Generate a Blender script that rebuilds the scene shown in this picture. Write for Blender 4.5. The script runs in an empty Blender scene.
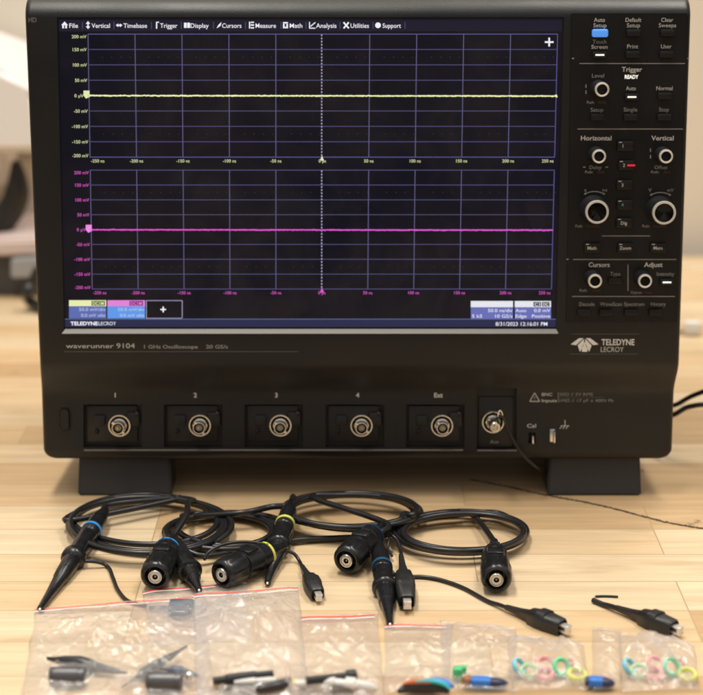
import bpy, bmesh, math, random
from mathutils import Vector, Matrix, noise
random.seed(7)
R = math.radians
scene = bpy.context.scene
COL = scene.collection

# ---------------------------------------------------------------- camera
F_PX, CXP, CYP = 1780.0, 351.5, 347.5
PITCH = R(16.0)
CAM = Vector((0.0, -1.165, 0.441))
cam_d = bpy.data.cameras.new('camera')
cam = bpy.data.objects.new('camera', cam_d); COL.objects.link(cam)
cam.location = CAM; cam.rotation_euler = (R(90) - PITCH, 0, 0)
cam_d.sensor_width = 36; cam_d.lens = F_PX / 703 * 36
cam_d.clip_start = 0.02; cam_d.clip_end = 50
cam_d.dof.use_dof = True; cam_d.dof.focus_distance = 1.12; cam_d.dof.aperture_fstop = 6.8
scene.camera = cam
scene.view_settings.view_transform = 'Standard'; scene.view_settings.look = 'None'
scene.view_settings.exposure = 0.0; scene.view_settings.gamma = 1.0
scene.cycles.max_bounces = 10; scene.cycles.transparent_max_bounces = 24

# ---------------------------------------------------------------- room light
world = bpy.data.worlds.new('World'); scene.world = world; world.use_nodes = True
bg = world.node_tree.nodes['Background']
wn = world.node_tree; wtc = wn.nodes.new('ShaderNodeTexCoord'); wsx = wn.nodes.new('ShaderNodeSeparateXYZ'); wr_ = wn.nodes.new('ShaderNodeValToRGB')
wn.links.new(wtc.outputs['Generated'], wsx.inputs[0]); wn.links.new(wsx.outputs['Z'], wr_.inputs[0]); wn.links.new(wr_.outputs[0], bg.inputs[0])
we = wr_.color_ramp.elements; we[0].position = 0.10; we[0].color = (0.13, 0.115, 0.10, 1); we[1].position = 0.62; we[1].color = (1.0, 0.96, 0.90, 1)   # dim room, pale ceiling
bg.inputs[1].default_value = 0.72
def area(name, loc, target, sx, sy, power, col):
    l = bpy.data.lights.new(name, 'AREA'); l.shape = 'RECTANGLE'; l.size = sx; l.size_y = sy
    l.energy = power; l.color = col
    o = bpy.data.objects.new(name, l); COL.objects.link(o); o.location = loc
    o.rotation_euler = (Vector(target) - Vector(loc)).to_track_quat('-Z', 'Y').to_euler()
    return o
area('ceiling_light', (-0.35, -0.12, 1.75), (0, -0.1, 0), 1.2, 0.22, 23.5, (1.0, 0.955, 0.87))
area('ceiling_light', (0.6, 0.30, 1.85), (0.1, 0.1, 0), 1.1, 0.20, 17.5, (1.0, 0.955, 0.87))

# ---------------------------------------------------------------- projection helpers (picture point -> point on a real plane)
def ray(px, py):
    u = (px - CXP) / F_PX; v = -(py - CYP) / F_PX
    c, s = math.cos(PITCH), math.sin(PITCH)
    return Vector((u, c + v * s, -s + v * c))
def T(px, py, z=0.0):
    d = ray(px, py); t = (z - CAM.z) / d.z
    return CAM + d * t
def Bk(px, py, y):                       # on a vertical plane at depth y
    d = ray(px, py); t = (y - CAM.y) / d.y
    return CAM + d * t
LEAN = R(5.6)
SM = Matrix.Rotation(-LEAN, 4, 'X'); SMI = SM.inverted()
def Fp(px, py, y):                       # oscilloscope's own space, plane local y
    o = SMI @ CAM; d = (SMI.to_3x3()) @ ray(px, py)
    return o + d * ((y - o.y) / d.y)

# ---------------------------------------------------------------- materials
def lin(c):
    return tuple((x / 12.92 if x <= 0.04045 else ((x + 0.055) / 1.055) ** 2.4) for x in [v / 255 for v in c])
def mat(name, col, rough=0.5, metal=0.0, emit=None, es=1.0, bump=0.0, bscale=800, spec=0.5, vary=0.0, vscale=60, coat=0.0):
    m = bpy.data.materials.new(name); m.use_nodes = True
    nt = m.node_tree; b = nt.nodes['Principled BSDF']
    b.inputs['Base Color'].default_value = (*col, 1); b.inputs['Roughness'].default_value = rough
    b.inputs['Metallic'].default_value = metal; b.inputs['Specular IOR Level'].default_value = spec
    b.inputs['Coat Weight'].default_value = coat
    if emit is not None:
        b.inputs['Emission Color'].default_value = (*emit, 1); b.inputs['Emission Strength'].default_value = es
    tc = None
    if bump or vary:
        tc = nt.nodes.new('ShaderNodeTexCoord')
    if bump:
        n = nt.nodes.new('ShaderNodeTexNoise'); n.inputs['Scale'].default_value = bscale; n.inputs['Detail'].default_value = 3
        bp = nt.nodes.new('ShaderNodeBump'); bp.inputs['Strength'].default_value = bump; bp.inputs['Distance'].default_value = 0.0004
        nt.links.new(tc.outputs['Object'], n.inputs['Vector']); nt.links.new(n.outputs['Fac'], bp.inputs['Height'])
        nt.links.new(bp.outputs['Normal'], b.inputs['Normal'])
    if vary:
        n = nt.nodes.new('ShaderNodeTexNoise'); n.inputs['Scale'].default_value = vscale; n.inputs['Detail'].default_value = 5
        mr = nt.nodes.new('ShaderNodeMapRange'); mr.inputs['From Min'].default_value = 0.3; mr.inputs['From Max'].default_value = 0.7
        mr.inputs['To Min'].default_value = rough - vary; mr.inputs['To Max'].default_value = rough + vary
        nt.links.new(tc.outputs['Object'], n.inputs['Vector']); nt.links.new(n.outputs['Fac'], mr.inputs['Value'])
        nt.links.new(mr.outputs['Result'], b.inputs['Roughness'])
        mx = nt.nodes.new('ShaderNodeMix'); mx.data_type = 'RGBA'
        mx.inputs['A'].default_value = (*[c * 0.85 for c in col], 1); mx.inputs['B'].default_value = (*[min(1, c * 1.15) for c in col], 1)
        nt.links.new(n.outputs['Fac'], mx.inputs['Factor']); nt.links.new(mx.outputs['Result'], b.inputs['Base Color'])
    return m
M = {}
M['case'] = mat('case_plastic', (0.0044, 0.0043, 0.0048), 0.42, bump=0.3, bscale=1300, vary=0.08, vscale=14, spec=0.45)
M['panel'] = mat('panel_plastic', (0.0036, 0.0034, 0.0038), 0.42, bump=0.15, bscale=1600, vary=0.07, vscale=20, spec=0.35)
M['foot'] = mat('foot_plastic', (0.030, 0.030, 0.032), 0.6, bump=0.3, bscale=1200)
M['pocket'] = mat('pocket_plastic', (0.006, 0.005, 0.005), 0.5, bump=0.1)
M['module'] = mat('module_plastic', (0.0075, 0.0065, 0.007), 0.45)
M['knob'] = mat('knob_rubber', (0.011, 0.011, 0.0125), 0.5, bump=0.2, spec=0.4)
M['button'] = mat('button_rubber', (0.006, 0.0055, 0.0055), 0.5, spec=0.3)
M['knobring'] = mat('satin_ring_metal', (0.74, 0.72, 0.69), 0.34, 0.55)
M['chrome'] = mat('bright_ring_metal', (0.80, 0.78, 0.74), 0.28, 1.0)
M['nickel'] = mat('nickel_plate', (0.80, 0.76, 0.69), 0.22, 1.0, vary=0.08, vscale=300)
M['brass'] = mat('aged_brass', (0.62, 0.46, 0.22), 0.3, 1.0)
M['insul'] = mat('white_insulator', (0.72, 0.68, 0.60), 0.5); M['insul2'] = mat('shaded_insulator', (0.30, 0.27, 0.22), 0.5)  # second insulator tone is darkened to carry the shade inside the jacks
M['ledge'] = mat('lit_bevel_grey', (0.27, 0.255, 0.24), 0.42)
M['ledge2'] = mat('edge_grey', (0.16, 0.145, 0.13), 0.4)
M['print'] = mat('grey_print', (0.50, 0.49, 0.47), 0.6)
M['printdim'] = mat('dim_print', (0.10, 0.095, 0.088), 0.6)
M['printmid'] = mat('mid_print', (0.26, 0.25, 0.24), 0.6)
M['printred'] = mat('red_print', (0.10, 0.035, 0.02), 0.6)
M['printhi'] = mat('white_print', (0.68, 0.66, 0.63), 0.6)
M['cable'] = mat('cable_rubber', (0.013, 0.012, 0.013), 0.34, bump=0.05, vary=0.06, vscale=90)
M['probe'] = mat('probe_plastic', (0.010, 0.010, 0.011), 0.28, bump=0.05, vary=0.07, vscale=150)
M['clip'] = mat('clip_rubber', (0.016, 0.015, 0.015), 0.42, bump=0.1)
M['tip'] = mat('steel_tip', (0.78, 0.75, 0.71), 0.3, 0.65)
def emis(name, rgb, s=1.0):
    return mat(name, (0.004, 0.004, 0.004), 0.35, emit=lin(rgb), es=s, spec=0.2)
S = {}
def screenmat():
    m = mat('screen_glass', (0.0035, 0.0035, 0.0045), 0.2, emit=lin((24, 22, 30)), es=0.7, spec=0.32)
    nt = m.node_tree; b = nt.nodes['Principled BSDF']; tc = nt.nodes.new('ShaderNodeTexCoord')      # uneven backlight bleed and finger smears
    n = nt.nodes.new('ShaderNodeTexNoise'); n.inputs['Scale'].default_value = 7; n.inputs['Detail'].default_value = 2; nt.links.new(tc.outputs['Object'], n.inputs['Vector'])
    r = nt.nodes.new('ShaderNodeValToRGB'); e = r.color_ramp.elements; e[0].position = .35; e[0].color = (*lin((13, 14, 28)), 1); e[1].position = .68; e[1].color = (*lin((29, 23, 30)), 1)
    nt.links.new(n.outputs['Fac'], r.inputs[0]); nt.links.new(r.outputs[0], b.inputs['Emission Color'])
    n2 = nt.nodes.new('ShaderNodeTexNoise'); n2.inputs['Scale'].default_value = 22; n2.inputs['Detail'].default_value = 5; n2.inputs['Distortion'].default_value = 1.5; nt.links.new(tc.outputs['Object'], n2.inputs['Vector'])
    q = nt.nodes.new('ShaderNodeMapRange'); q.inputs['From Min'].default_value = .35; q.inputs['From Max'].default_value = .7; q.inputs['To Min'].default_value = .14; q.inputs['To Max'].default_value = .38
    nt.links.new(n2.outputs['Fac'], q.inputs['Value']); nt.links.new(q.outputs[0], b.inputs['Roughness'])
    return m
S['bg'] = screenmat()
S['grid'] = emis('grid_light', (82, 80, 122)); S['gridv'] = emis('grid_light_bright', (98, 95, 136))
S['frame'] = emis('grid_frame_light', (92, 88, 150))
S['dot'] = emis('cursor_dots', (176, 172, 206)); S['faint'] = emis('faint_dots', (58, 54, 62))
S['white'] = emis('white_glow', (236, 238, 244), 1.05); S['cream'] = emis('yellow_text', (226, 232, 178))
S['yel'] = emis('yellow_trace', (238, 242, 176), 1.05); S['mag'] = emis('magenta_text', (224, 92, 202))
S['magt'] = emis('magenta_trace', (226, 84, 206)); S['magbox'] = emis('magenta_box', (242, 140, 232))
S['navy'] = emis('navy_bar', (40, 42, 74)); S['navyline'] = emis('navy_bar_edge', (88, 94, 140)); S['menubar'] = emis('menu_bar', (30, 27, 42))
S['c1body'] = emis('blue_readout', (92, 108, 176)); S['c2body'] = emis('bright_blue_readout', (96, 152, 232))
S['lav'] = emis('lavender_readout', (104, 110, 182)); S['creamband'] = emis('cream_band', (232, 236, 176))
S['pinkband'] = emis('pink_band', (226, 130, 214)); S['whiteband'] = emis('white_band', (228, 230, 236))
S['tagg'] = emis('green_tag', (74, 96, 40)); S['tagm'] = emis('magenta_tag', (122, 34, 112)); S['darktext'] = emis('dark_text', (30, 30, 34))
S['readout'] = emis('readout_text', (196, 206, 238))
S['led'] = emis('lit_indicator', (255, 250, 235), 1.3); S['redled'] = emis('red_indicator', (214, 40, 60), 1.1)
S['grnled'] = emis('green_print', (60, 120, 84)); S['bluebtn'] = mat('blue_lit_button', (0.03, 0.12, 0.42), 0.4, emit=lin((78, 140, 222)), es=0.85)

# ---------------------------------------------------------------- mesh helpers
def obj(name, bm, mats, parent=None, smooth=40, loc=None):
    bmesh.ops.recalc_face_normals(bm, faces=bm.faces) if smooth is not None else None
    me = bpy.data.meshes.new(name); bm.to_mesh(me); bm.free()
    for m in (mats if isinstance(mats, (list, tuple)) else [mats]): me.materials.append(m)
    if smooth:
        me.polygons.foreach_set('use_smooth', [True] * len(me.polygons)); me.set_sharp_from_angle(angle=R(smooth))
    o = bpy.data.objects.new(name, me); COL.objects.link(o)
    if parent: o.parent = parent
    if loc is not None: o.location = loc
    return o
def empty(name, loc=(0, 0, 0), rot=(0, 0, 0)):
    o = bpy.data.objects.new(name, None); COL.objects.link(o); o.location = loc; o.rotation_euler = rot
    o.empty_display_size = 0.02
    return o
def tag(o, label=None, cat=None, group=None, kind=None):
    if label: o['label'] = label
    if cat: o['category'] = cat
    if group: o['group'] = group
    if kind: o['kind'] = kind
    return o
def dup(src, parent, loc=None):
    c = src.copy(); COL.objects.link(c); c.parent = parent
    if loc is not None: c.location = loc
    for ch in src.children:
        d = ch.copy(); COL.objects.link(d); d.parent = c
    return c
def bx(bm, c, s, bev=0.0, mi=0, rot=None, seg=2):
    t = bmesh.new(); bmesh.ops.create_cube(t, size=1)
    bmesh.ops.scale(t, vec=s, verts=t.verts)
    if bev: bmesh.ops.bevel(t, geom=list(t.edges), offset=bev, segments=seg, profile=0.5, affect='EDGES')
    if rot is not None: bmesh.ops.transform(t, matrix=rot, verts=t.verts)
    bmesh.ops.translate(t, vec=c, verts=t.verts)
    for f in t.faces: f.material_index = mi
    merge(bm, t)
def merge(bm, t):
    vm = {v: bm.verts.new(v.co) for v in t.verts}
    for f in t.faces:
        try:
            nf = bm.faces.new([vm[v] for v in f.verts]); nf.material_index = f.material_index
        except ValueError: pass
    t.free()
def frame_axes(d, up=Vector((0, 0, 1))):
    d = d.normalized()
    if abs(d.dot(up)) > 0.98: up = Vector((1, 0, 0))
    a = d.cross(up).normalized(); b = a.cross(d).normalized()
    return a, b
def lathe(bm, A, B, prof, seg=28, mi=0, caps=True, n_flute=0, flute=0.0, frange=(0, 0)):
    """prof: (distance along A->B in metres, radius, [mat])."""
    A = Vector(A); B = Vector(B); d = (B - A).normalized(); a, b = frame_axes(d)
    rings = []
    for p in prof:
        t, r = p[0], p[1]; ring = []
        for k in range(seg):
            th = 2 * math.pi * k / seg; rr = r
            if n_flute and frange[0] <= t <= frange[1]: rr = r * (1 - flute * (0.5 + 0.5 * math.cos(th * n_flute)) ** 3)
            ring.append(bm.verts.new(A + d * t + a * (rr * math.cos(th)) + b * (rr * math.sin(th))))
        rings.append(ring)
    for i in range(len(rings) - 1):
        m = prof[i + 1][2] if len(prof[i + 1]) > 2 else mi
        for k in range(seg):
            f = bm.faces.new((rings[i][k], rings[i][(k + 1) % seg], rings[i + 1][(k + 1) % seg], rings[i + 1][k])); f.material_index = m
    if caps:
        for ring, p in ((rings[0], prof[0]), (rings[-1], prof[-1])):
            f = bm.faces.new(ring); f.material_index = p[2] if len(p) > 2 else mi
def catmull(P, n=8):
    P = [Vector(p) for p in P]
    Q = [P[0] * 2 - P[1]] + P + [P[-1] * 2 - P[-2]]; out = []
    for i in range(1, len(Q) - 2):
        p0, p1, p2, p3 = Q[i - 1], Q[i], Q[i + 1], Q[i + 2]
        for k in range(n):
            t = k / n
            out.append(0.5 * ((2 * p1) + (p2 - p0) * t + (2 * p0 - 5 * p1 + 4 * p2 - p3) * t * t + (-p0 + 3 * p1 - 3 * p2 + p3) * t ** 3))
    out.append(P[-1].copy()); return out
def tube(bm, pts, r, seg=12, mi=0, floor=True):
    rings = []; n = len(pts); prev = None
    for i, p in enumerate(pts):
        d = (pts[min(i + 1, n - 1)] - pts[max(i - 1, 0)])
        if d.length < 1e-9: d = Vector((1, 0, 0))
        d.normalize()
        if prev is None: a, b = frame_axes(d)
        else:
            a = (prev - d * prev.dot(d)).normalized(); b = d.cross(a)
        prev = a; rr = r(i / (n - 1)) if callable(r) else r
        q = p.copy()
        if floor and q.z < rr + 0.0001: q.z = rr + 0.0001
        rings.append([bm.verts.new(q + a * (rr * math.cos(2 * math.pi * k / seg)) + b * (rr * math.sin(2 * math.pi * k / seg))) for k in range(seg)])
    for i in range(n - 1):
        for k in range(seg):
            f = bm.faces.new((rings[i][k], rings[i][(k + 1) % seg], rings[i + 1][(k + 1) % seg], rings[i + 1][k])); f.material_index = mi
    for ring in (rings[0], rings[-1]):
        f = bm.faces.new(ring); f.material_index = mi
def quad(bm, pts, mi=0):
    f = bm.faces.new([bm.verts.new(p) for p in pts]); f.material_index = mi
    return f
# flat shapes on the oscilloscope face, given by picture points
def fq(bm, x0, y0, x1, y1, pl, mi=0, x0b=None, x1b=None):
    x0b = x0 if x0b is None else x0b; x1b = x1 if x1b is None else x1b
    quad(bm, [Fp(x0b, y1, pl), Fp(x1b, y1, pl), Fp(x1, y0, pl), Fp(x0, y0, pl)], mi)
def fline(bm, p, q, w, pl, mi=0):
    A = Fp(p[0], p[1], pl); B = Fp(q[0], q[1], pl); d = (B - A).normalized(); n = Vector((-d.z, 0, d.x)) * (w * 0.5)
    quad(bm, [A - n, B - n, B + n, A + n], mi)
_tc = {}
def text_mesh(s, bold):
    key = (s, bold)
    if key in _tc: return _tc[key]
    cu = bpy.data.curves.new('t', 'FONT'); cu.body = s; cu.size = 1.0; cu.resolution_u = 3; cu.offset = bold
    o = bpy.data.objects.new('t', cu); COL.objects.link(o)
    dg = bpy.context.evaluated_depsgraph_get(); me = bpy.data.meshes.new_from_object(o.evaluated_get(dg))
    vs = [v.co.copy() for v in me.vertices]; fs = [tuple(p.vertices) for p in me.polygons]
    bpy.data.objects.remove(o); bpy.data.curves.remove(cu); bpy.data.meshes.remove(me)
    xs = [v.x for v in vs]; ys = [v.y for v in vs]
    _tc[key] = (vs, fs, min(xs), max(xs), min(ys), max(ys)); return _tc[key]
PXM = 1.22 / F_PX
def txt(bm, s, px, py, h, pl, mi=0, w=None, bold=0.0, anchor='c'):
    """text whose capitals are h picture points high, centred (or left/right anchored) at px,py; optional width w in points."""
    vs, fs, x0, x1, y0, y1 = text_mesh(s, bold)
    c = Fp(px, py, pl); k = h * PXM / 0.73
    kx = k if w is None else w * PXM / max(1e-6, (x1 - x0))
    ox = {'c': (x0 + x1) / 2, 'l': x0, 'r': x1}[anchor]
    nv = [bm.verts.new((c.x + (v.x - ox) * kx, pl, c.z + (v.y - 0.365) * k)) for v in vs]
    for f in fs:
        try:
            nf = bm.faces.new([nv[i] for i in f]); nf.material_index = mi
        except ValueError: pass

# ================================================================ SETTING
def wood():
    m = bpy.data.materials.new('maple_butcher_block'); m.use_nodes = True; nt = m.node_tree; N = nt.nodes; L = nt.links
    b = N['Principled BSDF']; tc = N.new('ShaderNodeTexCoord')
    mp = N.new('ShaderNodeMapping'); mp.inputs['Location'].default_value = (0.13, 0.021, 0); L.new(tc.outputs['Object'], mp.inputs['Vector'])
    br = N.new('ShaderNodeTexBrick'); br.offset = 0.37; br.offset_frequency = 3; br.squash = 1.0
    br.inputs['Color1'].default_value = (0, 0, 0, 1); br.inputs['Color2'].default_value = (1, 1, 1, 1); br.inputs['Mortar'].default_value = (0.5, 0.5, 0.5, 1)
    br.inputs['Scale'].default_value = 1.0; br.inputs['Mortar Size'].default_value = 0.0006; br.inputs['Mortar Smooth'].default_value = 0.6
    br.inputs['Brick Width'].default_value = 0.33; br.inputs['Row Height'].default_value = 0.043
    L.new(mp.outputs[0], br.inputs['Vector'])
    cr = N.new('ShaderNodeValToRGB'); e = cr.color_ramp.elements
    e[0].position = 0.0; e[0].color = (0.58, 0.375, 0.195, 1); e[1].position = 1.0; e[1].color = (0.71, 0.495, 0.28, 1)
    k = e.new(0.35); k.color = (0.74, 0.525, 0.30, 1); k = e.new(0.7); k.color = (0.80, 0.63, 0.415, 1)
    L.new(br.outputs['Color'], cr.inputs[0])
    # grain stretched along the staves, phase shifted per stave
    add = N.new('ShaderNodeVectorMath'); add.operation = 'ADD'
    mul = N.new('ShaderNodeVectorMath'); mul.operation = 'SCALE'; mul.inputs['Scale'].default_value = 7.0
    L.new(br.outputs['Color'], mul.inputs[0]); L.new(mp.outputs[0], add.inputs[0]); L.new(mul.outputs[0], add.inputs[1])
    m2 = N.new('ShaderNodeMapping'); m2.inputs['Scale'].default_value = (7, 130, 1); L.new(add.outputs[0], m2.inputs['Vector'])
    n1 = N.new('ShaderNodeTexNoise'); n1.inputs['Scale'].default_value = 1.0; n1.inputs['Detail'].default_value = 7; n1.inputs['Roughness'].default_value = 0.6; n1.inputs['Distortion'].default_value = 0.5
    L.new(m2.outputs[0], n1.inputs['Vector'])
    r1 = N.new('ShaderNodeMapRange'); r1.inputs['From Min'].default_value = 0.3; r1.inputs['From Max'].default_value = 0.7; r1.inputs['To Min'].default_value = 0.80; r1.inputs['To Max'].default_value = 1.07
    L.new(n1.outputs['Fac'], r1.inputs['Value'])
    mm = N.new('ShaderNodeMix'); mm.data_type = 'RGBA'; mm.blend_type = 'MULTIPLY'; mm.inputs['Factor'].default_value = 1
    L.new(cr.outputs[0], mm.inputs['A']); L.new(r1.outputs[0], mm.inputs['B'])
    # knots / brown streaks
    m3 = N.new('ShaderNodeMapping'); m3.inputs['Scale'].default_value = (9, 42, 1); m3.inputs['Location'].default_value = (3.3, 1.7, 0); L.new(add.outputs[0], m3.inputs['Vector'])
    n2 = N.new('ShaderNodeTexNoise'); n2.inputs['Scale'].default_value = 1.0; n2.inputs['Detail'].default_value = 4; L.new(m3.outputs[0], n2.inputs['Vector'])
    r2 = N.new('ShaderNodeMapRange'); r2.inputs['From Min'].default_value = 0.58; r2.inputs['From Max'].default_value = 0.76; r2.inputs['To Min'].default_value = 0; r2.inputs['To Max'].default_value = 0.6
    L.new(n2.outputs['Fac'], r2.inputs['Value'])
    m4 = N.new('ShaderNodeMix'); m4.data_type = 'RGBA'; m4.inputs['B'].default_value = (0.44, 0.28, 0.14, 1)
    L.new(r2.outputs[0], m4.inputs['Factor']); L.new(mm.outputs['Result'], m4.inputs['A'])
    # seams
    m5 = N.new('ShaderNodeMix'); m5.data_type = 'RGBA'; m5.inputs['B'].default_value = (0.46, 0.30, 0.15, 1)
    sc = N.new('ShaderNodeMath'); sc.operation = 'MULTIPLY'; sc.inputs[1].default_value = 0.95; L.new(br.outputs['Fac'], sc.inputs[0])
    L.new(sc.outputs[0], m5.inputs['Factor']); L.new(m4.outputs['Result'], m5.inputs['A'])
    L.new(m5.outputs['Result'], b.inputs['Base Color'])
    n3 = N.new('ShaderNodeTexNoise'); n3.inputs['Scale'].default_value = 14; n3.inputs['Detail'].default_value = 4; L.new(tc.outputs['Object'], n3.inputs['Vector'])
    r3 = N.new('ShaderNodeMapRange'); r3.inputs['To Min'].default_value = 0.30; r3.inputs['To Max'].default_value = 0.52; L.new(n3.outputs['Fac'], r3.inputs['Value']); L.new(r3.outputs[0], b.inputs['Roughness'])
    bp = N.new('ShaderNodeBump'); bp.inputs['Strength'].default_value = 0.12; bp.inputs['Distance'].default_value = 0.0006
    L.new(n1.outputs['Fac'], bp.inputs['Height']); L.new(bp.outputs[0], b.inputs['Normal'])
    b.inputs['Specular IOR Level'].default_value = 0.4
    return m
bm = bmesh.new(); bx(bm, (0, -0.33, -0.0225), (4.0, 2.13, 0.045), 0.002)
table = tag(obj('tabletop', bm, wood()), 'pale maple butcher block bench top', 'table', kind='structure')
bm = bmesh.new(); bx(bm, (0, 0.79, 0.5), (4.6, 0.04, 3.4))
tag(obj('wall', bm, mat('painted_wall', (0.72, 0.65, 0.55), 0.8, bump=0.2, bscale=300)), 'plain beige painted wall behind the bench', 'wall', kind='structure')

# dark splintered scratch across the bench
bm = bmesh.new(); rs = random.Random(3)
base = [(470, 479.5), (500, 485), (530, 491.5), (560, 497.5), (590, 503), (620, 510), (650, 518), (676, 524), (704, 528.5)]
path = catmull([T(x, y, 0.0003) for x, y in base], 26)
for pth in range(3):
    seg = []
    for i, p in enumerate(path):
        if rs.random() < (0.14, 0.015, 0.2)[pth]:
            seg = []; continue
        j = (rs.random() - .5) * 0.0016 + (pth - 1) * 0.0007
        w = (0.00045 + rs.random() * 0.0006) * (1.0 if pth == 1 else .6)
        cur = (p + Vector((0, j - w, 0.0001 * pth)), p + Vector((0, j + w, 0.0001 * pth)))
        if seg: quad(bm, [seg[0], cur[0], cur[1], seg[1]])
        seg = cur
for (x, y) in ((208, 588), (79, 560), (640, 470), (688, 524), (696, 521), (12, 372)):
    for _ in range(5):
        p = T(x + rs.uniform(-4, 4), y + rs.uniform(-1.5, 1.5), 0.0003); a = rs.uniform(-.4, .4); l = rs.uniform(.001, .004)
        d = Vector((math.cos(a), math.sin(a), 0)) * l; n = Vector((0, 0.0002, 0)); quad(bm, [p - n, p + d - n, p + d + n, p + n])
obj('scratch', bm, mat('dark_scratch', (0.07, 0.043, 0.025), 0.8), table, smooth=None)

# ================================================================ OSCILLOSCOPE
scope = empty('oscilloscope', (0, 0, 0), (-LEAN, 0, 0))
tag(scope, 'large black benchtop oscilloscope with a lit wide screen showing a yellow and a magenta trace', 'oscilloscope')
YU, YL, YB = -0.020, -0.009, 0.205
zt = lambda py, pl: Fp(358, py, pl).z
xl = lambda px, py, pl: Fp(px, py, pl).x
def ring(bm, z, yf, xa, xb, r, taper=0.012, n=6, yb=YB):
    pts = []
    for k in range(n + 1):
        a = math.pi / 2 * k / n; pts.append((xa + r - r * math.cos(a), yf + r - r * math.sin(a)))
    for k in range(n + 1):
        a = math.pi / 2 * k / n; pts.append((xb - r + r * math.sin(a), yf + r - r * math.cos(a)))
    pts += [(xb - taper, yb), (xa + taper, yb)]
    return [bm.verts.new((x, y, z)) for x, y in pts]
lowL, lowR = xl(42.5, 440, YL), xl(673, 440, YL)
upL, upR = xl(38.5, 342, YU), xl(680.5, 342, YU)
tpL, tpR = xl(24.3, 14, YU), xl(691.5, 14, YU)
zb = zt(459.5, YL); rc = 0.0075
prof = []
for k in range(7):
    a = math.pi / 2 * k / 6; i = rc * (1 - math.sin(a)); prof.append((zb + rc * (1 - math.cos(a)) * 1.0, YL + 0.0035 * (1 - math.sin(a)), lowL + i, lowR - i))
z1 = zt(394, YL); z2 = zt(362, YU)
prof.append((z1 - 0.006, YL, lowL, lowR))
for k in range(9):
    t = k / 8; s = t * t * (3 - 2 * t)
    prof.append((z1 + (z2 - z1) * t, YL + (YU - YL) * s, lowL + (upL - lowL) * s, lowR + (upR - lowR) * s))
ztop = zt(17.5, YU); 
for k in range(1, 9):
    t = k / 8; prof.append((z2 + (ztop - z2) * t, YU, upL + (tpL - upL) * t, upR + (tpR - upR) * t))
rt = 0.024
for k in range(1, 13):
    a = math.pi / 2 * k / 12; prof.append((ztop + rt * math.sin(a) * 0.62, YU + rt * 1.0 * (1 - math.cos(a)), tpL + 0.0012 * (1 - math.cos(a)) ** 2, tpR - 0.0012 * (1 - math.cos(a)) ** 2))
bm = bmesh.new(); rings = [ring(bm, z, yf, a, b, 0.004) for z, yf, a, b in prof]
for i in range(len(rings) - 1):
    n = len(rings[i])
    for k in range(n): bm.faces.new((rings[i][k], rings[i][(k + 1) % n], rings[i + 1][(k + 1) % n], rings[i + 1][k]))
bm.faces.new(rings[0]); bm.faces.new(rings[-1])
housing = obj('housing', bm, [M['case'], M['pocket']], scope, smooth=32)

# cut screen opening and connector pockets
PORTX = [(119.5, 425.5), (200, 425.3), (280.5, 425.3), (361.5, 425.5), (442, 425.5)]
SCR = 0.0035
cut = bmesh.new()
def cutter(p, front, back, mi=1):
    vf = [cut.verts.new((q[0], front, q[1])) for q in p]; vb = [cut.verts.new((q[0], back, q[1])) for q in p]
    cut.faces.new(vf); cut.faces.new(vb[::-1])
    n = len(p)
    for k in range(n): cut.faces.new((vf[k], vb[k], vb[(k + 1) % n], vf[(k + 1) % n]))
    for f in cut.faces: f.material_index = mi
def pq(x0, y0, x1, y1, pl, x0b=None, x1b=None):
    a = Fp(x0 if x0b is None else x0b, y1, pl); b = Fp(x1 if x1b is None else x1b, y1, pl); c = Fp(x1, y0, pl); d = Fp(x0, y0, pl)
    return [(a.x, a.z), (b.x, b.z), (c.x, c.z), (d.x, d.z)]
scr = pq(57, 17.5, 564, 329.5, YU, 64, 556)
cutter(scr, YU - 0.01, YU + SCR)
for (x, y) in PORTX: cutter(pq(x - 36, 404.5, x + 22.5, 447.5, YL), YL - 0.01, YL + 0.005)
cutter(pq(476.5, 388, 516.5, 449, YL), YL - 0.01, YL + 0.004)
cutter(pq(528.5, 432.5, 535.5, 443.5, YL), YL - 0.01, YL + 0.006)
bmesh.ops.recalc_face_normals(cut, faces=cut.faces)
cm = bpy.data.meshes.new('cutter'); cut.to_mesh(cm); cm.materials.append(M['case']); cm.materials.append(M['pocket'])
co = bpy.data.objects.new('cutter', cm); COL.objects.link(co); co.parent = scope
md = housing.modifiers.new('cut', 'BOOLEAN'); md.object = co; md.operation = 'DIFFERENCE'; md.solver = 'EXACT'; md.material_mode = 'INDEX'
bpy.context.view_layer.update()
nm = bpy.data.meshes.new_from_object(housing.evaluated_get(bpy.context.evaluated_depsgraph_get()))
housing.modifiers.clear(); housing.data = nm; nm.name = 'housing'
bpy.data.objects.remove(co)
nm.polygons.foreach_set('use_smooth', [True] * len(nm.polygons)); nm.set_sharp_from_angle(angle=R(32))

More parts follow.
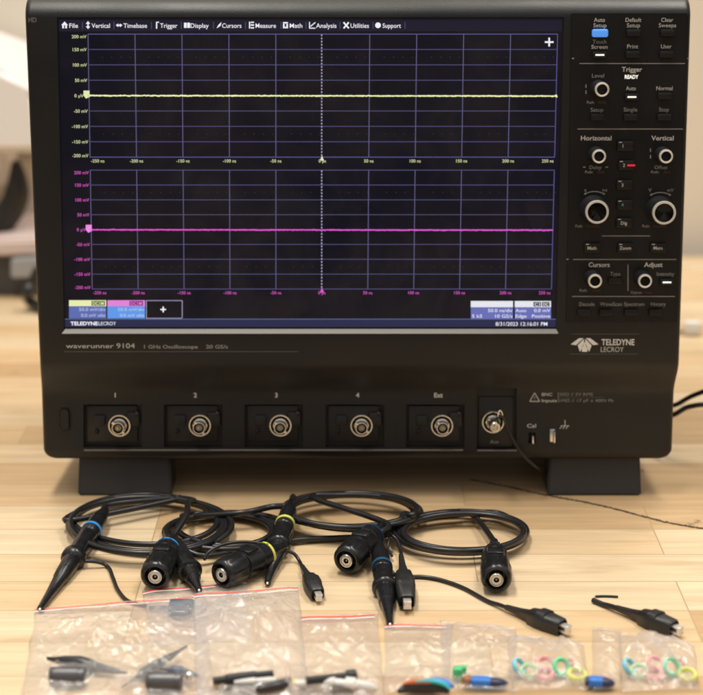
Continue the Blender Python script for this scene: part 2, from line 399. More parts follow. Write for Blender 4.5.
# bevelled lip under the screen, grey painted in for the light it catches
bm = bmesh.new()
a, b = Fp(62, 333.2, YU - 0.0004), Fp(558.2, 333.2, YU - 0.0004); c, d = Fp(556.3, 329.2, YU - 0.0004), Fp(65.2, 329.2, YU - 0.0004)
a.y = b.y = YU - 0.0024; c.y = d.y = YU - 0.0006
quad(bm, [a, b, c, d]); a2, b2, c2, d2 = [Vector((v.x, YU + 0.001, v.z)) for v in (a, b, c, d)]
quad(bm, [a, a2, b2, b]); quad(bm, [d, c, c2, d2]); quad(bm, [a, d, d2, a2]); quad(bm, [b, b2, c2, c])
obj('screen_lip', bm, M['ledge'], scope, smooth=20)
bm = bmesh.new()
a, b = Fp(84, 450.0, YL), Fp(463, 450.0, YL); bx(bm, ((a.x + b.x) / 2, YL - 0.0003, a.z), (b.x - a.x, 0.0016, 0.0010), 0.0003)
a, b = Fp(477, 450.3, YL), Fp(517, 450.3, YL); bx(bm, ((a.x + b.x) / 2, YL - 0.0003, a.z), (b.x - a.x, 0.0016, 0.0009), 0.0003)
obj('ledge_strip', bm, M['ledge2'], scope)

# ---- screen
PS = YU + SCR - 0.0006
bm = bmesh.new(); fq(bm, 57.6, 18, 563.4, 329, PS, 0, 64.6, 555.5)
screen = obj('screen', bm, S['bg'], scope, smooth=None)
p1, p2, p3, p4 = PS - 0.0001, PS - 0.0002, PS - 0.0003, PS - 0.0004
gx = lambda k, y: ((88 + 469.6 * k / 10) if True else 0) + ((4.2 - 1.03 * k) * (y - 34) / 254)
bm = bmesh.new()
top1, bot1, top2, bot2 = 34.2, 157.2, 170.2, 289.0
fq(bm, 59, 20, 562, 31.5, p1, 3)
for (t, b) in ((top1, bot1), (top2, bot2)):
    for k in range(9):
        y = t + (b - t) * k / 8
        fr = k in (0, 8); fline(bm, (gx(0, y), y), (gx(10, y), y), 0.00050 if fr else 0.00045, p2, 2 if (fr and t == top1) else 0)
    for k in range(11):
        if k == 5: continue
        fline(bm, (gx(k, t), t), (gx(k, b), b), 0.00048, p2 - 0.00003, 2 if k == 10 else 1)
    n = int((b - t) / 3.1)
    for i in range(n):
        y = t + (b - t) * (i + .1) / n; fline(bm, (321.7, y), (321.7, y + 1.7), 0.0007, p3, 4)
    for yy in (t + (b - t) * 1.5 / 8, t + (b - t) * 6.5 / 8):
        for i in range(50):
            x = gx(0, yy) + 9.4 * i + 4
            if i % 5: fline(bm, (x, yy), (x + .9, yy), 0.0005, p3, 5)
obj('grid', bm, [S['grid'], S['gridv'], S['frame'], S['menubar'], S['dot'], S['faint']], screen, smooth=None)
rs = random.Random(5)
for nmx, y0, key, tip_m in (('yellow_trace', 95.7, 'yel', 'cream'), ('magenta_trace', 229.8, 'magt', 'magbox')):
    bm = bmesh.new(); xa, xb = gx(0, y0), gx(10, y0); px_, py_ = xa, y0
    n = 420
    for i in range(1, n + 1):
        x = xa + (xb - xa) * i / n; y = y0 + (0.5 * (i / n)) + rs.gauss(0, .16); w = 0.0007 + rs.random() * 0.0004
        fline(bm, (px_, py_), (x + .15, y), w, p4, 0); px_, py_ = x, y
    fq(bm, xa - 5.5, y0 - 5, xa + .5, y0, p4 - 0.0001, 1)
    quad(bm, [Fp(xa - 5.5, y0, p4), Fp(xa - 1.5, y0, p4), Fp(xa + 1.2, y0 + 1.0, p4), Fp(xa - 3, y0 + 3, p4)], 1)
    if key == 'yel': fline(bm, (xb - .5, y0 - .8), (xb + .8, y0 + 1.6), 0.0012, p4, 0)
    obj(nmx, bm, [S[key], S[tip_m]], screen, smooth=None)
MENU = []
for s, x0, x1 in (('File', 69.5, 77.8), ('Vertical', 92, 109.5), ('Timebase', 124, 146.5), ('Trigger', 160.5, 177), ('Display', 191, 208.3), ('Cursors', 222.5, 241), ('Measure', 256, 275.5), ('Math', 290, 302), ('Analysis', 316.5, 336), ('Utilities', 351, 368.5), ('Support', 383, 400.5)):
    bm = bmesh.new(); txt(bm, s, (x0 + x1) / 2, 25.6, 4.4, p2, 0, x1 - x0, 0.004); obj('menu_item', bm, S['white'], screen, smooth=None)
bm = bmesh.new()
for x in (82.5, 114, 151.5, 181.3, 213.5, 245.5, 281, 306, 340, 373, 405): fline(bm, (x, 22), (x, 29), 0.0004, p2, 1)
# menu icons
def fpoly(bm, pts, pl, mi=0): quad(bm, [Fp(x, y, pl) for x, y in pts], mi)
fpoly(bm, [(61.3, 25.2), (64.6, 21.6), (67.9, 25.2)][::-1], p2); fq(bm, 62.2, 25, 64, 28.4, p2); fq(bm, 65.2, 25, 67, 28.4, p2)
fline(bm, (88, 21.8), (88, 28.6), 0.0008, p2); fpoly(bm, [(85.8, 24), (90.2, 24), (88, 21.2)], p3); fpoly(bm, [(85.8, 26.4), (88, 29.2), (90.2, 26.4)], p3)
fline(bm, (116.5, 25.4), (121.5, 25.4), 0.0009, p2); fpoly(bm, [(115.8, 25.4), (118.2, 23.6), (118.2, 27.2)], p3); fpoly(bm, [(122.4, 25.4), (120, 27.2), (120, 23.6)], p3)
fline(bm, (156.6, 22), (156.6, 28.8), 0.0008, p2); fline(bm, (156.6, 22.3), (159, 22.3), 0.0006, p2)
fq(bm, 184, 22.8, 186.6, 28, p2); fq(bm, 187.2, 22.8, 190, 28, p2)
fpoly(bm, [(216.5, 28.5), (218.5, 25), (221.5, 22), (220.5, 26)], p2)
fq(bm, 249, 21.8, 250.2, 28.6, p2); fq(bm, 250.8, 21.8, 254, 23, p2); fq(bm, 250.8, 24.4, 254, 25.8, p2); fq(bm, 250.8, 27.3, 254, 28.6, p2)
fq(bm, 283, 22.2, 288, 23.6, p2); fq(bm, 283, 24, 284.6, 28.4, p2); fq(bm, 286.4, 24, 288, 28.4, p2); fq(bm, 284.8, 26.8, 286.2, 28.4, p2)
fline(bm, (309.5, 22), (309.5, 28.5), 0.0006, p2); fline(bm, (309.5, 28.3), (315.3, 28.3), 0.0006, p2); fline(bm, (310.4, 26.6), (312.3, 25), 0.0006, p2); fline(bm, (312.3, 25), (315.4, 22.5), 0.0006, p3)
fline(bm, (343.6, 22.4), (348.8, 28.4), 0.0010, p2); fline(bm, (348.8, 22.4), (343.6, 28.4), 0.0010, p3)
fpoly(bm, [(378 + 2.9 * math.cos(t * .524), 25.4 - 2.9 * math.sin(t * .524)) for t in range(12)], p2)
# plus mark
fline(bm, (544.8, 42.2), (553.6, 42.2), 0.0011, p2); fline(bm, (549.2, 37.8), (549.2, 46.6), 0.0011, p3)
obj('menu_icons', bm, [S['white'], S['grid']], screen, smooth=None)
vl = ['200 mV', '150 mV', '100 mV', '50 mV', '0 µV', '-50 mV', '-100 mV', '-150 mV', '-200 mV']
def axl(*a, **k):
    bm = bmesh.new(); key = ('cream', 'mag')[a[5]]; a = list(a); a[5] = 0
    txt(bm, *a); return obj('axis_label', bm, S[key], screen, smooth=None)
for mi, (t, b) in enumerate(((top1, bot1), (top2, bot2))):
    for k, s in enumerate(vl):
        y = t + (b - t) * k / 8 + (2.4 if k == 0 else -1.6 if k == 8 else 0)
        axl(s, gx(0, y) - 1.6 - (4 if k == 4 else 0), y, 3.3, p2, mi, None, 0.0, 'r')
    for k, s in enumerate(['-250 ns', '-200 ns', '-150 ns', '-100 ns', '-50 ns', '0 ps', '50 ns', '100 ns', '150 ns', '200 ns', '250 ns']):
        y = b + 3.7
        if k == 0: axl(s, gx(0, y) + 1, y, 3.2, p2, mi, None, 0.0, 'l')
        elif k == 10: axl(s, gx(10, y) - 1, y, 3.2, p2, mi, None, 0.0, 'r')
        else: axl(s, gx(k, y), y, 3.2, p2, mi, None, 0.0)
    bm = bmesh.new(); fpoly(bm, [(320, b + 3.4), (322, b - 1.5), (324, b + 3.4)], p4, 0); obj('cursor_mark', bm, S[('cream', 'mag')[mi]], screen, smooth=None)
bm = bmesh.new()  # readouts
mats = [S['creamband'], S['c1body'], S['tagg'], S['white'], S['readout'], S['pinkband'], S['c2body'], S['tagm'], S['navy'], S['navyline'], S['whiteband'], S['lav'], S['darktext'], S['cream'], S['dot']]
fq(bm, 65, 319.4, 556, 327, p1, 8); fq(bm, 65, 318.7, 556, 319.6, p2, 9)
fq(bm, 69, 300.2, 106.2, 306.2, p2, 0); fq(bm, 69, 306.2, 106.2, 318.4, p2, 1); fq(bm, 91.5, 301, 105, 305.6, p3, 2); txt(bm, 'DC1M', 98.2, 303.3, 3.2, p4, 13, 11, .02)
txt(bm, '50.0 mV/div', 105.5, 309.3, 3.4, p3, 4, 26, 0, 'r'); txt(bm, '0.0 mV ofst', 105.5, 315.2, 3.4, p3, 4, 24, 0, 'r')
fq(bm, 107.4, 300.2, 145, 306.2, p2, 5); fq(bm, 107.4, 306.2, 145, 318.4, p2, 6); fq(bm, 129.5, 301, 143, 305.6, p3, 7); txt(bm, 'DC1M', 136.2, 303.3, 3.2, p4, 5, 11, .02)
txt(bm, '50.0 mV/div', 144.3, 309.3, 3.4, p3, 4, 26, 0, 'r'); txt(bm, '0.0 mV ofst', 144.3, 315.2, 3.4, p3, 4, 24, 0, 'r')
for i in range(22):
    x = 146.3 + 36 * i / 22
    for yy in (300.6, 318.3): fline(bm, (x, yy), (x + 1.05, yy), 0.0006, p3, 14)
for i in range(11):
    y = 300.6 + 17.7 * i / 11
    for xx in (146.4, 182.2): fline(bm, (xx, y), (xx, y + 1.1), 0.0006, p3, 14)
fline(bm, (160.4, 309.5), (166, 309.5), 0.0009, p3, 3); fline(bm, (163.2, 306.7), (163.2, 312.3), 0.0009, p4, 3)
txt(bm, 'TELEDYNE', 70.5, 323.4, 3.7, p3, 3, 27, .03, 'l'); txt(bm, 'LECROY', 98.6, 323.4, 3.7, p3, 3, 17, .0, 'l')
fq(bm, 470.8, 301, 513, 307.2, p2, 10); fq(bm, 470.8, 307.2, 513, 319, p2, 11); fq(bm, 514.8, 301, 551, 307.2, p2, 10); fq(bm, 514.8, 307.2, 551, 319, p2, 11)
txt(bm, '50.0 ns/div', 512.4, 310.4, 3.4, p3, 3, 24, 0, 'r'); txt(bm, '5 kS', 472, 316, 3.4, p3, 3, 10, 0, 'l'); txt(bm, '10 GS/s', 512.4, 316, 3.4, p3, 3, 17, 0, 'r')
fq(bm, 533.5, 302, 541, 306.4, p3, 12); fq(bm, 542, 302, 549.5, 306.4, p3, 12); txt(bm, 'C1', 537.2, 304.2, 3, p4, 10, 5.4, .02); txt(bm, 'DC', 545.8, 304.2, 3, p4, 10, 5.4, .02)
txt(bm, 'Auto', 515.6, 310.4, 3.4, p3, 3, 10.5, 0, 'l'); txt(bm, '0.0 mV', 550.3, 310.4, 3.4, p3, 3, 16, 0, 'r')
txt(bm, 'Edge', 515.6, 316, 3.4, p3, 3, 10.8, 0, 'l'); txt(bm, 'Positive', 550.3, 316, 3.4, p3, 3, 18, 0, 'r')
txt(bm, '8/31/2023 12:16:01 PM', 521.5, 323.8, 3.9, p3, 3, 51, .004)
obj('readouts', bm, mats, screen, smooth=None)

# ---- control panel plate
PP = YU - 0.0009
bm = bmesh.new()
pts = pq(571.5, 13.5, 687.5, 322, PP, 566, 677.5)
vs = [(x, PP, z) for x, z in pts]; vb = [(x, YU + 0.001, z) for x, z in pts]
t = bmesh.new(); A = [t.verts.new(v) for v in vs]; B = [t.verts.new(v) for v in vb]
t.faces.new(A); t.faces.new(B[::-1])
for k in range(4): t.faces.new((A[k], B[k], B[(k + 1) % 4], A[(k + 1) % 4]))
bmesh.ops.bevel(t, geom=[e for e in t.edges], offset=0.0004, segments=2, affect='EDGES')
merge(bm, t)
panel = obj('control_panel', bm, M['panel'], scope, smooth=30)
PT = PP - 0.0002
bm = bmesh.new()   # lettering, mats: 0 print 1 mid 2 dim 3 red 4 hi
for s, x, y, h, mi, w, bd in (('Auto', 599.5, 19.8, 4.0, 0, 10.5, .005), ('Setup', 600, 25.3, 4.0, 0, 12.5, .005), ('Touch', 599.5, 41.6, 3.8, 1, 13, 0), ('Screen', 599.5, 46.8, 3.8, 0, 15.5, .005),
    ('Default', 633.5, 19.8, 4, 0, 15, 0), ('Setup', 633.5, 25.3, 4, 0, 12.5, 0), ('Print', 632.7, 46.4, 4, 0, 10.5, 0), ('Clear', 667.3, 19.8, 4, 0, 11.5, 0), ('Sweeps', 667.5, 25.3, 4, 0, 16.5, 0), ('User', 666.3, 46.4, 4, 0, 10, 0),
    ('Trigger', 632, 69.3, 4.6, 0, 19.5, .014), ('Level', 598, 75.6, 4, 1, 11.5, 0), ('Push:', 590.6, 102.3, 2.7, 1, 7, 0), ('50%', 602, 102.3, 2.7, 3, 8, 0), ('Auto', 631, 88.2, 4, 0, 9.5, 0), ('Normal', 664.5, 88.2, 4, 0, 15.5, 0),
    ('Setup', 597, 109.8, 4, 1, 12, 0), ('Single', 630.5, 109.5, 4, 1, 13, 0), ('Stop', 664, 109.5, 4, 1, 9.5, 0),
    ('Horizontal', 596.2, 138, 4.6, 0, 29.5, .014), ('Vertical', 662.5, 138, 4.6, 0, 21.5, .014), ('Delay', 595.5, 167.3, 3.5, 1, 11.5, 0), ('Push:', 589, 171.9, 2.7, 1, 7.5, 0), ('Zero', 601, 171.9, 2.7, 3, 7, 0),
    ('Offset', 661, 167.3, 3.5, 1, 12.5, 0), ('Push:', 655, 171.9, 2.7, 1, 7.5, 0), ('Zero', 667, 171.9, 2.7, 3, 7, 0),
    ('s', 585.5, 189.8, 3.4, 1, 2, 0), ('ns', 604.8, 189.8, 3.4, 1, 4.5, 0), ('V', 650, 190, 3.4, 1, 3, 0), ('mV', 670.5, 190, 3.4, 1, 6, 0), ('Push:', 579, 226, 2.8, 1, 7, 0), ('Variable', 592.5, 226, 2.6, 3, 13, 0), ('Push:', 646, 226, 2.8, 1, 7, 0), ('Variable', 659.5, 226, 2.6, 3, 13, 0),
    ('Cursors', 599.2, 264.6, 4.6, 0, 20.5, .014), ('Adjust', 653.3, 264.6, 4.6, 0, 18, .014), ('Type', 615.3, 273.8, 4, 1, 10, 0), ('Intensity', 665.5, 273.8, 4, 1, 17, 0), ('Push:', 583.5, 290.3, 2.7, 1, 7.5, 0), ('Track', 596.5, 290.3, 2.7, 3, 8.5, 0), ('Coarse:', 636.5, 292.3, 2.7, 1, 11, 0), ('Fine', 648.5, 292.3, 2.7, 3, 7, 0),
    ('Decode', 587, 304, 3.8, 1, 15, 0), ('WaveScan', 611, 304, 3.8, 1, 21.5, 0), ('Spectrum', 634.3, 304, 3.8, 1, 20, 0), ('History', 658.3, 304, 3.8, 1, 14.5, 0)):
    txt(bm, s, x, y, h, PT, mi, w, bd)
for a, b, mi in (((579.5, 63.6), (685, 63.6), 1), ((577.5, 129.1), (683, 129.1), 1), ((602, 236), (650, 236), 1), ((573, 259.5), (676.5, 259.5), 1), ((628, 264.5), (628, 291), 1), ((572, 296.5), (675, 296.5), 1)):
    fline(bm, a, b, 0.0005, PT, mi)
for a, b in (((586, 84.5), (586, 88)), ((586, 90.5), (586, 94)), ((650.5, 148.5), (650.5, 152)), ((650.5, 155), (650.5, 158.5)), ((583, 167.2), (585.5, 167.2)), ((605.5, 167.2), (608, 167.2))): fline(bm, a, b, 0.0006, PT, 1)
for a in ((572, 58.5), (687.5, 58.5), (566.5, 259.3)): fline(bm, a, (a[0] + 2, a[1]), 0.0008, PT, 1)
for cx_, cy_ in ((594.5, 203), (660.5, 204)):
    pr = None
    for k in range(9):
        th = R(125 - 70 * k / 8); q = (cx_ + 15 * math.cos(th), cy_ - 11.5 * math.sin(th))
        if pr: fline(bm, pr, q, 0.0005, PT, 1)
        pr = q
    for sgn in (-1, 1):
        x = cx_ + sgn * 8.6; y = cy_ - 9.4; fpoly(bm, [(x, y - 1.4), (x + sgn * 2.2, y + .6), (x, y + 1.4)], PT - 0.00005, 1)
obj('panel_lettering', bm, [M['print'], M['printmid'], M['printdim'], M['printred'], M['printhi']], panel, smooth=None)

# buttons
bm = bmesh.new(); bx(bm, (0, 0, 0), (0.0092, 0.0034, 0.0044), 0.0008)
b0 = obj('button', bm, M['button'], panel); first = True
def put_button(x, y, lit=None):
    global first
    loc = Fp(x, y, PP - 0.0012)
    if first: b0.location = loc; o = b0; first = False
    else: o = dup_simple(b0, panel, loc)
    return o
def dup_simple(s, parent, loc):
    c = s.copy(); COL.objects.link(c); c.parent = parent; c.location = loc; return c
light_me = None
def add_light(btn, key, w=0.0058, h=0.0010, dx=0, nm_='indicator_light'):
    bm = bmesh.new(); bx(bm, (dx, -0.0019, 0), (w, 0.0006, h), 0.0002); return obj(nm_, bm, S[key], btn)
for x, y in ((633.5, 33), (667.5, 33), (632.5, 54.5), (666.5, 54.5), (664.5, 96), (597.5, 117.3), (630.5, 117.3), (664, 117.3), (615, 281), (584, 312.5), (606, 312.5), (631, 312.5), (655.5, 312.5)):
    put_button(x, y)
for x, y in ((599.5, 55), (631.5, 97), (666.5, 282)): add_light(put_button(x, y), 'led')
bm = bmesh.new(); bx(bm, (0, 0, 0), (0.0104, 0.0044, 0.0052), 0.0013, seg=3); bb = obj('button', bm, S['bluebtn'], panel, loc=Fp(600, 33.2, PP - 0.0016)); bb['label'] = 'lit blue button'
bm = bmesh.new(); bx(bm, (0, 0, 0), (0.0108, 0.0030, 0.0066), 0.0008); bc = None
for s, x, y, key in (('1', 625, 146, None), ('2', 626, 165.2, 'redled'), ('3', 624.5, 185, None), ('4', 624.5, 204.8, None), ('Dig', 624, 223, None), ('Math', 592, 248, None), ('Zoom', 625.3, 248, None), ('Mem', 658, 248, None)):
    if bc is None: bc = o = obj('button', bm, M['button'], panel, loc=Fp(x, y, PP - 0.0011))
    else: o = dup_simple(bc, panel, Fp(x, y, PP - 0.0011))
    tb = bmesh.new(); mi = 1 if s in '4' else 0
    xo = -2.0 if len(s) == 1 else 0
    txt(tb, s, x + xo, y, 3.3, PP - 0.0030, mi, None, .008); fline(tb, (x - 6, y - 3.6), (x - 3, y - 3.6), 0.0005, PP - 0.0030, 0)
    bmesh.ops.translate(tb, vec=-o.location, verts=tb.verts)
    obj('button_symbol', tb, [M['print'], S['grnled'], S['redled']], o, smooth=None)
    if key: add_light(o, key, 0.0052, 0.0012, 0.0032)
# READY lamp
bm = bmesh.new(); txt(bm, 'READY', 631.6, 76.8, 3.7, PT, 0, 13, .022); obj('ready_light', bm, S['led'], panel, smooth=None)

# knobs
def knob(px, py, rpx, prot, seg=36):
    p = Fp(px, py, PP - prot); r = rpx * PXM
    base = Vector((p.x, PP, p.z))
    bm = bmesh.new()
    lathe(bm, (0, 0.0005, 0), (0, -1, 0), [(0, r * 1.28), (0.0022, r * 1.24), (0.004, r * 1.12), (prot * .8, r * 1.05), (prot + 0.0003, r * 1.0)], seg, 0, True, 18, 0.05, (0.0035, prot * .9))
    k = obj('knob', bm, M['knob'], panel, loc=base)
    bm = bmesh.new(); t = max(0.0011, r * .16)
    lathe(bm, (0, -prot + 0.0006, 0), (0, -prot - 1, 0), [(0, r * 1.05), (0.0008, r * 1.06), (0.0016, r * 1.01), (0.0018, r - t * .6), (0.0016, r - t), (0.0004, r - t * 1.15), (0.0004, 0.0001)], seg, 0, False)
    for f in bm.faces:
        if f.calc_center_median().xz.length < r - t * 1.02: f.material_index = 1
    obj('ring', bm, [M['knobring'], M['button']], k)
    return k
for a in ((602, 89.6, 6.6, 0.017), (599, 156.4, 6.4, 0.014), (666, 156.4, 6.4, 0.014), (597, 212, 10.8, 0.018), (664, 212.8, 10.8, 0.018), (595, 281, 6.5, 0.014), (645, 281, 6.5, 0.014)): knob(*a)

# ---- logo and printing on the case
bm = bmesh.new(); PC = YU - 0.0002
txt(bm, 'TELEDYNE', 601.5, 342, 6.2, PC, 0, 32.5, .016, 'l'); txt(bm, 'LECROY', 600.8, 349.3, 5.2, PC, 1, 22.5, 0, 'l')
fline(bm, (572, 334), (639, 334), 0.0003, PC, 2); fline(bm, (570, 354), (638.5, 354), 0.0003, PC, 2)
cx_, cy_ = 584.6, 338.2
for pts in ([(-5.6, 0), (-1.2, 0), (-8.5, 7.0), (-14, 6.2)], [(-0.6, 0.6), (-0.7, 6.5), (-4.6, 13.6), (-7.0, 7.2)], [(0, 3.6), (3.0, 9.2), (2.6, 13.6), (-2.6, 13.6), (-3.0, 9.2)],
            [(1.2, 0), (5.6, 0), (14, 6.2), (8.5, 7.0)], [(0.6, 0.6), (7.0, 7.2), (4.6, 13.6), (0.7, 6.5)]):
    fpoly(bm, [(cx_ + a, cy_ + b) for a, b in pts], PC, 0)
obj('logo', bm, [M['printhi'], M['print'], M['printdim']], scope, smooth=None)
bm = bmesh.new()
txt(bm, 'waverunner', 66, 345.8, 4.6, PC, 0, 47, .004, 'l'); txt(bm, '9104', 116.5, 345.6, 5.2, PC, 0, 18, 0, 'l')
txt(bm, '1 GHz Oscilloscope', 144, 346.6, 3.7, PC, 1, 53, .02, 'l'); txt(bm, '20 GS/s', 206, 346.6, 3.7, PC, 1, 21.5, .02, 'l')
fline(bm, (64, 351.6), (298, 351.6), 0.00045, PC, 2)
txt(bm, 'HD', 32.5, 19.8, 4.6, PC, 3, 8, .04)
obj('nameplate_lettering', bm, [M['print'], M['printmid'], M['printdim'], M['printdim']], scope, smooth=None)
PCL = YL - 0.0002
for s, x in (('1', 115.2), ('2', 195.3), ('3', 276.3), ('4', 357.6), ('Ext', 438.5)):
    bm = bmesh.new(); txt(bm, s, x, 395, 4.8, PCL, 0, None, .02); obj('port_number', bm, M['printhi'], scope, smooth=None)
bm = bmesh.new()
txt(bm, 'Cal', 531.5, 425.6, 4, PCL, 0, 9, .01)
fline(bm, (565, 420), (565, 425.5), 0.0005, PCL, 0); fline(bm, (560.8, 425.8), (569.2, 425.8), 0.0005, PCL, 0)
for x in (562, 565, 568): fline(bm, (x, 425.8), (x - 2.2, 428.8), 0.0005, PCL - 0.00005, 0)
obj('terminal_lettering', bm, [M['print']], scope, smooth=None); bm = bmesh.new()
tri = [(534.6, 392.8), (529.8, 401.4), (539.6, 401.4)]
for i in range(3): fline(bm, tri[i], tri[(i + 1) % 3], 0.0006, PCL, 0)
txt(bm, '!', 534.6, 398, 3.8, PCL, 0)
txt(bm, 'BNC', 541.8, 394.3, 3.3, PCL, 0, 10.5, .012, 'l'); txt(bm, 'Inputs', 541.8, 400.4, 3.3, PCL, 0, 15, .012, 'l')
fline(bm, (558.3, 391.5), (558.3, 402.5), 0.0004, PCL, 1)
txt(bm, '50Ω // 5V RMS', 559.8, 394.2, 3.2, PCL, 1, 33, 0, 'l'); txt(bm, '1MΩ // 17 pF ≤ 400V Pk', 559.8, 400.4, 3.2, PCL, 1, 54, 0, 'l')
fline(bm, (559, 397.3), (604, 397.3), 0.0003, PCL, 2)
obj('warning_lettering', bm, [M['print'], M['printmid'], M['printdim'], M['printdim']], scope, smooth=None)

# power button
bm = bmesh.new(); p = Fp(65, 419, YL)
def capsule(bm, cx, cz, w, h, y0, y1, y2, ins):
    def loop(w, h, y):
        r = w / 2; o = []
        for k in range(9): a = math.pi * k / 8; o.append((cx + r * math.cos(a), y, cz + h / 2 - r + r * math.sin(a)))
        for k in range(9): a = math.pi + math.pi * k / 8; o.append((cx + r * math.cos(a), y, cz - h / 2 + r + r * math.sin(a)))
        return [bm.verts.new(q) for q in o]
    L = [loop(w, h, y0), loop(w, h, y1), loop(w - ins, h - ins, y2)]
    for i in range(2):
        n = len(L[i])
        for k in range(n): bm.faces.new((L[i][k], L[i][(k + 1) % n], L[i + 1][(k + 1) % n], L[i + 1][k]))
    bm.faces.new(L[-1])
capsule(bm, 0, 0, 0.0072, 0.0162, 0.001, -0.0010, -0.0022, 0.0016)
pb = obj('power_button', bm, M['case'], scope, loc=p)
bm = bmesh.new(); capsule(bm, 0, 0, 0.0095, 0.0188, 0.0006, -0.0001, -0.0003, 0.0004); obj('surround', bm, M['pocket'], pb)

# input modules
def make_port(px, py):
    q = Fp(px, py, YL); g = Vector((q.x, YL, q.z))
    bm = bmesh.new()
    bx(bm, (-0.0055, 0.0040, 0.0005), (0.0350, 0.0022, 0.0255), 0.0005)
    bx(bm, (0.0095, 0.0020, 0.0040), (0.0085, 0.0030, 0.0100), 0.0008)
    lathe(bm, (0.0118, 0.003, 0.0078), (0.0118, -1, 0.0078), [(0, 0.0019), (0.0024, 0.0017), (0.003, 0.0010)], 14)
    port = obj('input_module', bm, M['module'], scope, loc=g)
    bm = bmesh.new(); bx(bm, (-0.0138, 0.0015, 0.0034), (0.0074, 0.0034, 0.0070), 0.0006); obj('button', bm, M['knob'], port)
    bm = bmesh.new(); lathe(bm, (-0.0162, 0.0032, -0.0048), (-0.0162, -1, -0.0048), [(0, .0018), (.0012, .0017), (.0016, .001)], 14); obj('contact_pin', bm, M['panel'], port)
    return port
def connector(port, tilt=None):
    bm = bmesh.new(); A = Vector((0, 0.004, 0)); D = Vector((0, -1, 0)) if tilt is None else Vector(tilt).normalized()
    a2 = A + D
    lathe(bm, A, a2, [(0, 0.0078), (0.0045, 0.0078), (0.0052, 0.0075), (0.0052, 0.0068), (0.0035, 0.0066), (0.0030, 0.0060, 1), (0.0020, 0.0050, 1)], 40, 0, False)
    lathe(bm, A, a2, [(0.001, 0.0050), (0.005, 0.0050), (0.0052, 0.0043), (0.0128, 0.0043), (0.0132, 0.0041), (0.0132, 0.0036), (0.0085, 0.0035, 1)], 32, 0, False)
    ax, ay = frame_axes(D)
    for s in (-1, 1): lathe(bm, A + D * 0.0115, A + D * 0.0115 + (ax * .7 + ay * .7) * s, [(0.004, 0.0010), (0.0056, 0.0010)], 12)
    c = obj('jack', bm, [M['nickel'], M['pocket']], port)  # dark inner faces paint in the shade inside the ring
    bm = bmesh.new()
    lathe(bm, A, a2, [(0.004, 0.0034), (0.0095, 0.0033, 1), (0.0095, 0.0023, 1), (0.0120, 0.0022, 0), (0.0120, 0.0010, 0)], 24, 0, False)
    lathe(bm, A, a2, [(0.008, 0.0009), (0.0130, 0.0009), (0.0132, 0.0004)], 12, 2)
    obj('contact', bm, [M['insul2'], M['pocket'], M['brass']], c)
    return c
p0 = make_port(*PORTX[0]); c0 = connector(p0)
for q in PORTX[1:]:
    g = Fp(q[0], q[1], YL); cp = p0.copy(); COL.objects.link(cp); cp.parent = scope; cp.location = (g.x, YL, g.z)
    for ch in p0.children:
        cc = ch.copy(); COL.objects.link(cc); cc.parent = cp
        if ch.name.startswith('jack'): cc.rotation_euler = (0, R((q[0] * 7) % 23 - 11), 0)
        for gg in ch.children:
            c3 = gg.copy(); COL.objects.link(c3); c3.parent = cc
# aux output: brassy jack with a tilted elbow
q = Fp(493, 422, YL); bm = bmesh.new(); bx(bm, (0.0022, 0.0036, -0.001), (0.024, 0.0016, 0.036), 0.0005)
txt2 = bmesh.new()
aux = obj('aux_module', bm, M['module'], scope, loc=(q.x, YL, q.z)); connector(aux)
bm = bmesh.new(); txt(bm, 'Aux', 494.5, 441.5, 3.8, YL + 0.0024, 0, 9, 0.01); bmesh.ops.translate(bm, vec=-aux.location, verts=bm.verts); obj('module_lettering', bm, M['printmid'], aux, smooth=None)
# calibration hook and ground tab
bm = bmesh.new(); q = Fp(532.3, 438.5, YL); bx(bm, (q.x, YL, q.z), (0.0012, 0.010, 0.0052), 0.0003); obj('calibration_terminal', bm, M['chrome'], scope)
bm = bmesh.new(); q = Fp(554, 436.5, YL - 0.004); bx(bm, (q.x, YL - 0.002, q.z), (0.0012, 0.010, 0.0078), 0.0004); bx(bm, (q.x - .0008, YL - 0.0005, q.z), (0.0034, 0.0012, 0.0090), 0.0003); obj('ground_terminal', bm, M['chrome'], scope)

# feet
for (xa, xb, xat, xbt) in ((77.8, 171.5, 80.5, 170.5), (547.5, 641.5, 549, 639.5)):
    bl, br_ = T(xa, 495.8, 0), T(xb, 496.2, 0)
    bl = SMI @ bl; br_ = SMI @ br_
    bm = bmesh.new(); zt_ = zb + 0.006
    vsb = [(bl.x, bl.y), (br_.x, bl.y), (br_.x, bl.y + 0.034), (bl.x, bl.y + 0.034)]
    hgt = zt_ - bl.z
    lo = [SMI @ ((SM @ Vector((x, y, 0)))) for x, y in vsb]
    low = []
    for x, y in vsb:   # foot sole lies flat on the table: world z = 0.0002
        wv = SM @ Vector((x, y, 0)); wv.z = 0.0002; low.append(SMI @ wv)
    up = [Vector((v.x + (0.0016 if i in (0, 3) else -0.0016), v.y + (0.003 if i < 2 else -0.002), zt_)) for i, v in enumerate(low)]
    A = [bm.verts.new(v) for v in low]; B = [bm.verts.new(v) for v in up]
    bm.faces.new(A[::-1]); bm.faces.new(B)
    for k in range(4): bm.faces.new((A[k], A[(k + 1) % 4], B[(k + 1) % 4], B[k]))
    bmesh.ops.bevel(bm, geom=list(bm.edges), offset=0.0012, segments=3, affect='EDGES')
    obj('foot', bm, M['foot'], scope)
